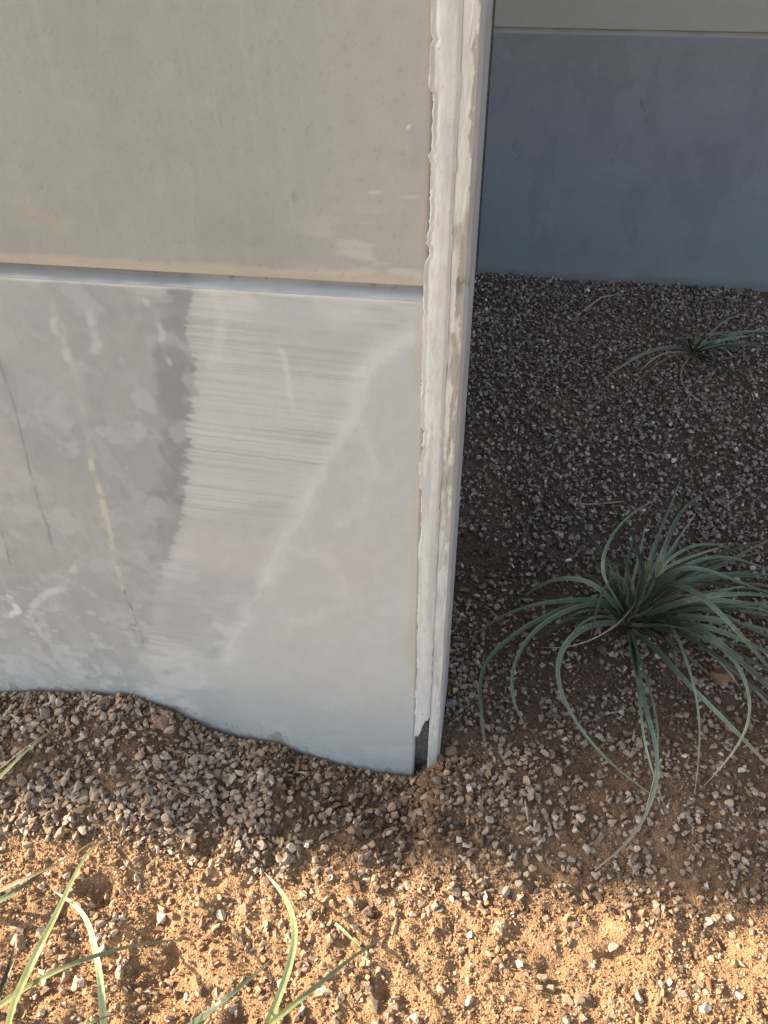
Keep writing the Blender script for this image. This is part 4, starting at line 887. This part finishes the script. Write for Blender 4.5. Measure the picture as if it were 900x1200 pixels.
prof = np.array([(-0.0300, 0.16), (-0.0275, 0.045), (-0.0262, 0.008), (-0.0250, 0.0014), (-0.0235, 0.0002), (-0.0175, 0.0), (-0.0125, 0.0), (-0.0085, 0.0001),
                 (-0.0055, 0.0003), (-0.0048, 0.0010), (-0.0002, 0.0075), (0.0, 0.03), (0.0, 0.10), (0.0, 0.21)])
fine_ = [prof[0]]
for a_, b_ in zip(prof[:-1], prof[1:]):
    k_ = max(1, int(np.hypot(*(b_ - a_)) / 0.0011)) if a_[1] < 0.02 else 1
    for q_ in range(1, k_ + 1): fine_.append(a_ + (b_ - a_) * q_ / k_)
prof = np.array(fine_)
zs = axis((-0.4, -0.1, 0.1), (-0.1, 1.62, 0.0022), (1.62, WALL_H, 0.4))
U, Z = np.meshgrid(np.arange(len(prof)), zs); U = U.ravel(); Z = Z.ravel()
face_ = (prof[U, 1] < 0.012) & (prof[U, 0] > -0.0262)
wob = 0.0014 * (fbm(Z * 0, Z * 11, 711, 3) - 0.5) * face_
dent = np.exp(-((Z - 1.118) / 0.010) ** 2)                           # where the reveal nicks the edge
VX = prof[U, 0] + 0.6 * wob; VY = prof[U, 1] + wob + 0.007 * dent * face_ * (VX > -0.016)
VY = VY + 0.0012 * (fbm(VX * 300, Z * 40, 715, 3) - 0.5) * face_
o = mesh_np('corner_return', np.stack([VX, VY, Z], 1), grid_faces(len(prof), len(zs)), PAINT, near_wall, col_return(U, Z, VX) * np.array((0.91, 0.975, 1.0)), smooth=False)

# sealant bead filling the joint, thin ragged smear on its left, torn away at the foot
def bead():
    nu = 25
    zs = axis((0.085, 1.62, 0.0022), (1.62, 1.9, 0.07), (1.9, WALL_H, 0.5))
    t = np.linspace(0, 1, nu)
    T, Z = np.meshgrid(t, zs); T = T.ravel(); Z = Z.ravel()
    left = -0.0545 - (0.25 + 0.75 * sstep(0.5, 0.9, Z)) * 0.0060 * sstep(0.46, 0.56, fbm(Z * 0, Z * 13, 721, 6, 0.6)) - 0.0036 * (fbm(Z * 0, Z * 150, 723, 4, 0.7) - 0.5)
    right = -0.0243 + 0.0010 * (fbm(Z * 0, Z * 20, 725, 4) - 0.5) * 2 + 0.0012 * sstep(0.62, 0.7, noise(Z * 0, Z * 45, 727))
    X = left + (right - left) * T
    # torn foot: the bottom rises towards the right
    foot = 0.128 + 0.075 * sstep(0.0, 1.0, T) ** 0.8 + 0.016 * (noise(T * 7, T * 0, 729) - 0.5)
    Zc = np.where(Z < 0.4, foot + (Z - 0.085) / (0.4 - 0.085) * (0.4 - foot), Z)
    hi_ = sstep(0.55, 0.95, Zc)
    yb = -0.0008 - 0.0011 * np.sin(np.pi * T) + 0.0022 * (0.1 + 0.7 * noise(Zc * 0, Zc * 19, 733)) * hi_ * np.exp(-((T - 0.19) / 0.06) ** 2) + (0.0003 + 0.0012 * hi_) * np.exp(-((T - 0.93) / 0.05) ** 2)
    yb = yb + (0.0010 * (fbm(X * 80, Zc * 22, 731, 3) - 0.5) + 0.0007 * (fbm(X * 400, Zc * 120, 735, 3) - 0.5)) * (0.4 + 0.6 * hi_) + np.where(T == 0, 0.0012, 0) + 0.0006 * (T < 0.15)
    V1 = np.stack([X, yb, Zc], 1)
    V2 = V1.copy(); V2[:, 1] = np.where(T < 0.14, yb + 0.0022, 0.009); V2[:, 0] = np.where(T < 0.14, X + 0.0006, np.clip(X, -0.054, 1))
    V2[:, 0] = np.where(T > 0.95, V2[:, 0] - 0.0006, V2[:, 0])
    n = len(V1); F1 = grid_faces(nu, len(zs)); F2 = grid_faces(nu, len(zs), True) + n
    idx = np.arange(n).reshape(len(zs), nu)
    loop = np.concatenate([idx[0, :], idx[1:, -1], idx[-1, -2::-1], idx[-2:0:-1, 0]])
    S = np.stack([loop, loop + n, np.roll(loop, -1) + n, np.roll(loop, -1)], 1)
    c = np.tile(np.array((0.57, 0.585, 0.545)), (n, 1))
    c = lerp(c, (0.44, 0.46, 0.455), 0.8 * sstep(0.45, 0.65, fbm(X * 90, Zc * 5, 741, 3)))
    c = lerp(c, (0.64, 0.635, 0.565), 0.8 * sstep(0.5, 0.7, fbm(X * 90 + 3, Zc * 9, 743, 3)) * sstep(0.75, 1.0, Zc))
    c = lerp(c, (0.52, 0.54, 0.57), 0.55 * sstep(0.5, 0.2, Zc))
    c = lerp(c, (0.36, 0.37, 0.36), 0.6 * np.exp(-((T - 0.17) / 0.05) ** 2) + 0.6 * np.exp(-((T - 0.95) / 0.05) ** 2))
    c = lerp(c, (0.48, 0.45, 0.40), 0.3 * sstep(0.58, 0.72, fbm(X * 100, Zc * 50, 745, 3)))
    c = lerp(c, (0.45, 0.43, 0.38), 0.30 * sstep(0.55, 0.65, fbm(X * 120, Zc * 30, 746, 4)))
    c = lerp(c, (0.37, 0.345, 0.29), 0.75 * sstep(0.16, 0.02, T) * sstep(0.45, 0.6, fbm(X * 150, Zc * 40, 748, 3)))
    pit = sstep(0.965, 0.985, noise(X * 420, Zc * 380, 747)); c = lerp(c, (0.30, 0.29, 0.27), 0.7 * pit)
    return mesh_np('sealant_bead', np.concatenate([V1, V2]), [F1, F2, S], PAINT, near_wall, np.concatenate([c, c]) * np.array((0.87, 0.93, 0.96)), smooth=True)
bead()
# backer rod seen deep in the torn joint
def box(bm, x0, x1, y0, y1, z0, z1):
    vs = [bm.verts.new(p) for p in ((x0, y0, z0), (x1, y0, z0), (x1, y1, z0), (x0, y1, z0), (x0, y0, z1), (x1, y0, z1), (x1, y1, z1), (x0, y1, z1))]
    for f in ((0, 3, 2, 1), (4, 5, 6, 7), (0, 1, 5, 4), (1, 2, 6, 5), (2, 3, 7, 6), (3, 0, 4, 7)): bm.faces.new([vs[i] for i in f])
def obj(name, bm, mat, parent=None):
    bmesh.ops.recalc_face_normals(bm, faces=bm.faces)
    me = bpy.data.meshes.new(name); bm.to_mesh(me); bm.free(); me.materials.append(mat)
    o = bpy.data.objects.new(name, me); COL.objects.link(o)
    if parent: o.parent = parent
    return o
JOINT = mat_flat('joint_filler', (0.17, 0.165, 0.15), 0.4, 90, 0.95)
bm = bmesh.new(); box(bm, XE - 0.001, -0.0285, 0.030, 0.15, -0.4, WALL_H - 0.003)
obj('joint_backer', bm, JOINT, near_wall)

# ------------------------------------------------------------------ recess walls
def plain(c0, s, amp=0.05):
    def f(x, z):
        c = np.tile(np.array(c0), (len(x), 1)) * (1 + amp * (fbm(x * 2, z * 2, s, 3) - 0.5) * 2)[:, None]
        return c * (1 + 0.03 * (noise(x * 1.2, z * 30, s + 3) - 0.5))[:, None]
    return f
side_wall = empty('side_wall', (-0.2, 1.5, 0), 'dark sliver of side wall running back from the pale corner to the rear wall', 'wall')
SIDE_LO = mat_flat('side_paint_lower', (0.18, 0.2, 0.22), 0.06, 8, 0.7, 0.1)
SIDE_UP = mat_flat('side_paint_upper', (0.31, 0.31, 0.29), 0.06, 8, 0.7, 0.1)
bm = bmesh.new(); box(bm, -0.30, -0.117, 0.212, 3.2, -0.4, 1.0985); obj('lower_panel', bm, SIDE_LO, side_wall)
bm = bmesh.new(); box(bm, -0.30, -0.117, 0.212, 3.2, 1.1235, WALL_H); obj('upper_panel', bm, SIDE_UP, side_wall)
bm = bmesh.new(); box(bm, -0.298, -0.127, 0.214, 3.198, 1.0987, 1.1233); obj('reveal_groove', bm, SIDE_UP, side_wall)

rear_wall = empty('rear_wall', (1.0, 3.02, 0), 'shaded blue grey concrete wall with a horizontal reveal line behind the gravel bed', 'wall')
RY = 3.0208
RH0, RH1 = 1.0977, 1.1225
def col_rear_lo(x, z):
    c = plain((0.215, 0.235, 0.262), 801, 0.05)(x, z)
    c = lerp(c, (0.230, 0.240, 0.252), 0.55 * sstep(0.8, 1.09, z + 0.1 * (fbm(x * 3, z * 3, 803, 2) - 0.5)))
    c = lerp(c, (0.27, 0.275, 0.28), 0.30 * sstep(0.55, 0.7, fbm(x * 4, z * 7, 813, 4)))
    c = lerp(c, (0.16, 0.175, 0.195), 0.30 * sstep(0.56, 0.68, fbm(x * 9, z * 5, 814, 4)))
    c = lerp(c, (0.30, 0.27, 0.23), 0.30 * sstep(0.22, 0.02, z + 0.15 * (fbm(x * 7, z * 7, 815, 3) - 0.5)))
    dz = sstep(0.055, 0.015, z + 0.03 * (noise(x * 9, z * 9, 805) - 0.5)); c = lerp(c, (0.16, 0.15, 0.145), 0.5 * dz)
    for (a0, b0, a1, b1, w) in [(0.60, 0.86, 0.66, 0.76, 0.0015), (0.61, 0.84, 0.64, 0.80, 0.0012), (0.525, 0.60, 0.527, 0.57, 0.003), (0.0, 0.52, 0.09, 0.60, 0.001),
                             (0.09, 0.73, 0.13, 0.80, 0.0012), (0.05, 0.62, 0.06, 0.66, 0.001), (0.53, 0.62, 0.55, 0.70, 0.0008)]:
        m, f = line_mask(x, z, [(a0, b0), (a1, b1)], w, 0.004, 0.008, 807); c = lerp(c, (0.10, 0.105, 0.11), 0.45 * m * sstep(0.3, 0.6, noise(x * 60, z * 60, 809)))
    return c
xsr = axis((-0.080, 1.45, 0.006), (1.45, 9.0, 0.9))
zsr = axis((-0.4, -0.05, 0.1), (-0.05, RH0, 0.006))
flat0 = lambda x, z: 0.0015 * (fbm(x * 3, z * 3, 811, 2) - 0.5)
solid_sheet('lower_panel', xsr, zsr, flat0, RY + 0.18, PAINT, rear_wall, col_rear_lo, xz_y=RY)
zsu = axis((RH1, 1.30, 0.012), (1.30, WALL_H, 0.6))
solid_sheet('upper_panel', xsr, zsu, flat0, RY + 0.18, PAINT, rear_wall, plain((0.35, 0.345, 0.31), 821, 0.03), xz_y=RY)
def col_rgroove(x, z):
    c = np.tile(np.array((0.30, 0.265, 0.215)), (len(x), 1)) * (0.85 + 0.3 * noise(x * 14, z * 50, 831))[:, None]
    return lerp(c, (0.30, 0.30, 0.32), 0.8 * (z < RH0 + 0.0042))
zg = np.array([RH0 + 0.0002, RH0 + 0.004, RH0 + 0.014, RH0 + 0.019, RH1 - 0.0002])
solid_sheet('reveal_groove', xsr, zg, lambda x, z: np.interp(z - RH0, [0, 0.004, 0.014, 0.019, 0.025], [0.001, 0.001, 0.006, 0.007, 0.005]), RY + 0.178, PAINT, rear_wall, col_rgroove, xz_y=RY)
bm = bmesh.new(); box(bm, -0.1165, -0.0805, RY + 0.006, RY + 0.17, -0.4, WALL_H - 0.002); obj('corner_joint', bm, JOINT, rear_wall)

for wl in (side_wall, rear_wall):
    for ch in wl.children: ch.location = -wl.location

# ------------------------------------------------------------------ leaves
def blade(name, P, width, base, mid, tip, parent=None, seed=0, fold=0.28, taper=0.75, tipfrac=0.2):
    """a narrow channelled leaf: cross-section of four points swept along P"""
    rnd = random.Random(seed)
    P = np.array(P, float)
    # finer smooth path
    s = np.r_[0, np.cumsum(np.linalg.norm(np.diff(P, axis=0), axis=1))]; L = s[-1]; s /= L
    n = max(12, min(44, int(L / 0.012)))
    t = np.linspace(0, 1, n)
    Q = np.stack([np.interp(t, s, P[:, k]) for k in range(3)], 1)
    for _ in range(3): Q[1:-1] = 0.25 * Q[:-2] + 0.5 * Q[1:-1] + 0.25 * Q[2:]
    T = np.gradient(Q, axis=0); T /= np.linalg.norm(T, axis=1)[:, None] + 1e-9
    up0 = np.array((0, -0.45, 0.89))
    W = np.cross(T, up0); W /= np.linalg.norm(W, axis=1)[:, None] + 1e-9
    Nn = np.cross(W, T)
    tw = rnd.uniform(-0.6, 0.6) + rnd.uniform(-1.0, 1.0) * t
    W2 = W * np.cos(tw)[:, None] + Nn * np.sin(tw)[:, None]; N2 = -W * np.sin(tw)[:, None] + Nn * np.cos(tw)[:, None]
    w = width * 0.5 * (1 - taper * t ** 1.6) * (1 - sstep(0.90, 1.0, t) * 0.85) * (0.85 + 0.15 * sstep(0, 0.15, t))
    w = w * (1 + 0.10 * (noise(t * 9 + seed, t * 0, seed) - 0.5))
    th = width * 0.09
    rings = np.stack([Q - W2 * w[:, None] + N2 * (fold * w)[:, None], Q + N2 * (th * 0.3), Q + W2 * w[:, None] + N2 * (fold * w)[:, None],
                      Q - N2 * (0.25 * w + th)[:, None]], 1)
    V = rings.reshape(-1, 3)
    F = []
    for i in range(n - 1):
        for k in range(4):
            a = i * 4 + k; b = i * 4 + (k + 1) % 4
            F.append((a, a + 4, b + 4, b))
    F += [(0, 1, 2, 3), ((n - 1) * 4 + 3, (n - 1) * 4 + 2, (n - 1) * 4 + 1, (n - 1) * 4)]
    base, mid, tip = np.array(base), np.array(mid), np.array(tip)
    cb = sstep(0.0, 0.10, t)[:, None]; ct = sstep(1 - tipfrac, 1.0, t)[:, None]
    c = base * (1 - cb) + mid * cb; c = c * (1 - ct) + tip * ct
    C = np.repeat(c, 4, 0).reshape(n, 4, 3)
    C[:, 0] *= 1.2; C[:, 2] *= 1.2; C[:, 1] *= 0.85
    o = mesh_np(name, V, np.array(F), LEAF, parent, C.reshape(-1, 3), smooth=False)
    return o
PAL = {  # base, middle, tip
    'g': ((0.24, 0.25, 0.10), (0.090, 0.118, 0.078), (0.14, 0.15, 0.10)),
    'p': ((0.22, 0.24, 0.12), (0.145, 0.185, 0.125), (0.28, 0.25, 0.17)),
    'd': ((0.12, 0.13, 0.07), (0.055, 0.072, 0.046), (0.10, 0.10, 0.075)),
    'y': ((0.20, 0.15, 0.09), (0.28, 0.22, 0.14), (0.36, 0.30, 0.22)),
    's': ((0.36, 0.38, 0.20), (0.17, 0.19, 0.085), (0.20, 0.16, 0.085)),
    'q': ((0.30, 0.36, 0.16), (0.27, 0.31, 0.15), (0.38, 0.36, 0.22)),
    'o': ((0.16, 0.11, 0.07), (0.14, 0.105, 0.07), (0.20, 0.15, 0.10)),
    't': ((0.26, 0.22, 0.13), (0.25, 0.19, 0.11), (0.30, 0.21, 0.12))}
def plant(name, leaves, label, seed, cat='plant', group=None):
    r0 = np.array(leaves[0][2][0]) if name != 'strappy_plant_x' else None
    z0 = float(ground_h(r0[0], r0[1]))
    e = empty(name, (r0[0], r0[1], z0), label, cat, group)
    for i, (k, w, P) in enumerate(leaves):
        if seed == 2 and k == 'g': k = 'p'
        rnd = random.Random(seed * 100 + i)
        b, m, tp = [np.array(v) for v in PAL[k]]
        f = rnd.uniform(0.7, 1.4)
        o = blade('leaf', np.array(P) - np.array((r0[0], r0[1], z0)), w * rnd.uniform(0.92, 1.08) * (1.2 if seed in (1, 2) else 1.0), b, m * f, tp, e, seed * 1000 + i,
                  tipfrac=rnd.uniform(0.12, 0.4))
    return e
big = plant('strappy_plant', BIG, 'large sprawling clump of narrow dark green leaves in the shade beside the pale wall edge', 1)
small = plant('strappy_plant', SMALL, 'small sparse clump of narrow green leaves near the foot of the rear wall', 2)
plant('strappy_plant', LEFT, 'sunlit green and straw coloured blades rising in the bottom left corner', 3)
plant('strappy_plant', CEN, 'few long sunlit blades with one curved pale leaf at the bottom edge', 4)
plant('strappy_plant', LEFT2, 'two thin green blades entering at the left edge above the gravel mound', 5)

def extra_leaves(parent, n, lo, hi, seed, wid, pick):
    rnd = random.Random(seed)
    for i in range(n):
        a = math.radians(rnd.triangular(-75, 130, 20)); L = rnd.uniform(lo, hi) * (0.62 if math.sin(a) > 0.8 else 1); el = math.radians(rnd.uniform(18, 62) if hi > 0.4 else rnd.uniform(5, 55))
        n_ = 14; px = pz = 0.0; P = []; st = L / n_; e_ = el; bend = rnd.uniform(0.03, 0.13); da = rnd.uniform(-0.04, 0.04)
        kink = rnd.choice((None, None, rnd.randint(6, 11)))
        X = rnd.uniform(-0.02, 0.02); Y = rnd.uniform(-0.02, 0.02)
        for q in range(n_ + 1):
            P.append((X, Y, pz))
            X += st * math.cos(e_) * math.cos(a); Y += st * math.cos(e_) * math.sin(a); pz += st * math.sin(e_)
            e_ -= bend * (0.4 + 1.3 * q / n_); a += da
            if q == kink: e_ -= rnd.uniform(0.3, 0.8)
            e_ = max(e_, -1.35)
            if pz < 0.012: pz = 0.012 + 0.004 * rnd.random(); e_ = max(e_, 0.0)
        k = rnd.choice(pick); b, m, tp = [np.array(v) for v in PAL[k]]
        blade('leaf', P, rnd.uniform(*wid), b, m * rnd.uniform(0.7, 1.35), tp, parent, seed * 77 + i, tipfrac=rnd.uniform(0.1, 0.4))
extra_leaves(big, 42, 0.36, 0.64, 41, (0.007, 0.0120), 'gggdpppo')
extra_leaves(big, 26, 0.10, 0.34, 43, (0.003, 0.008), 'yytootd')
extra_leaves(small, 12, 0.15, 0.36, 42, (0.009, 0.014), 'gppp')

# crowns: short sheathing leaf bases
def crown(parent, r, h, n, seed):
    rnd = random.Random(seed)
    for i in range(n):
        a = rnd.uniform(0, 6.28); l = h * rnd.uniform(0.5, 1); k = r * rnd.uniform(0.3, 1)
        P = [(k * 0.2 * math.cos(a), k * 0.2 * math.sin(a), -0.01), (k * 0.6 * math.cos(a), k * 0.6 * math.sin(a), l * 0.5), (k * math.cos(a + 0.3), k * math.sin(a + 0.3), l)]
        P = np.array(P); tt = np.linspace(0, 1, 7); P = np.stack([np.interp(tt, [0, .5, 1], P[:, j]) for j in range(3)], 1)
        kk = rnd.choice(('y', 's', 'd', 'g'))
        b, m, tp = PAL[kk]
        blade('leaf_base', P, rnd.uniform(0.010, 0.018), b, tuple(0.8 * v for v in m), tp, parent, seed * 50 + i, taper=0.6)
crown(big, 0.06, 0.10, 30, 31)
crown(small, 0.03, 0.05, 7, 32)

# tiny weed at the foot of the rear wall
wx, wy = 1.03, 2.96
weed = empty('weed', (wx, wy, float(ground_h(wx, wy))), 'tiny green weed sprouting against the foot of the rear wall', 'weed')
rnd = random.Random(9)
for i in range(12):
    a = rnd.uniform(0, 6.28); l = rnd.uniform(0.02, 0.05)
    P = [(0, 0, 0), (0.4 * l * math.cos(a), 0.4 * l * math.sin(a) * 0.6, l * 0.7), (l * math.cos(a), l * math.sin(a) * 0.6, l * rnd.uniform(0.6, 1.3))]
    P = np.array(P); tt = np.linspace(0, 1, 6); P = np.stack([np.interp(tt, [0, .5, 1], P[:, j]) for j in range(3)], 1)
    blade('leaf', P, 0.012, (0.09, 0.14, 0.05), (0.07, 0.12, 0.045), (0.10, 0.14, 0.06), weed, 900 + i, taper=0.5)

# ------------------------------------------------------------------ dry blades and twigs
for i, (P, (lab, w, k)) in enumerate(zip(STRAW, STRAW_INFO)):
    P = np.array(P, float)
    s = np.linspace(0, 1, len(P)); t = np.linspace(0, 1, 12)
    Q = np.stack([np.interp(t, s, P[:, j]) for j in range(3)], 1)
    gz = ground_h(Q[:, 0], Q[:, 1]) + 0.007 + 0.010 * np.sin(np.pi * t)
    Q[:, 2] = np.where(P[:, 2].max() > 0.1, np.maximum(gz, Q[:, 2] * 0 + gz), gz)
    r0 = Q[0].copy()
    b, m, tp = PAL[k]
    o = blade('dry_blade' if w > 0.004 else 'twig', Q - r0, w, b, m, tp, None, 700 + i, taper=0.4)
    o.location = r0
    tag(o, lab, 'dry blade' if w > 0.004 else 'twig', 'dry litter lying on the ground')
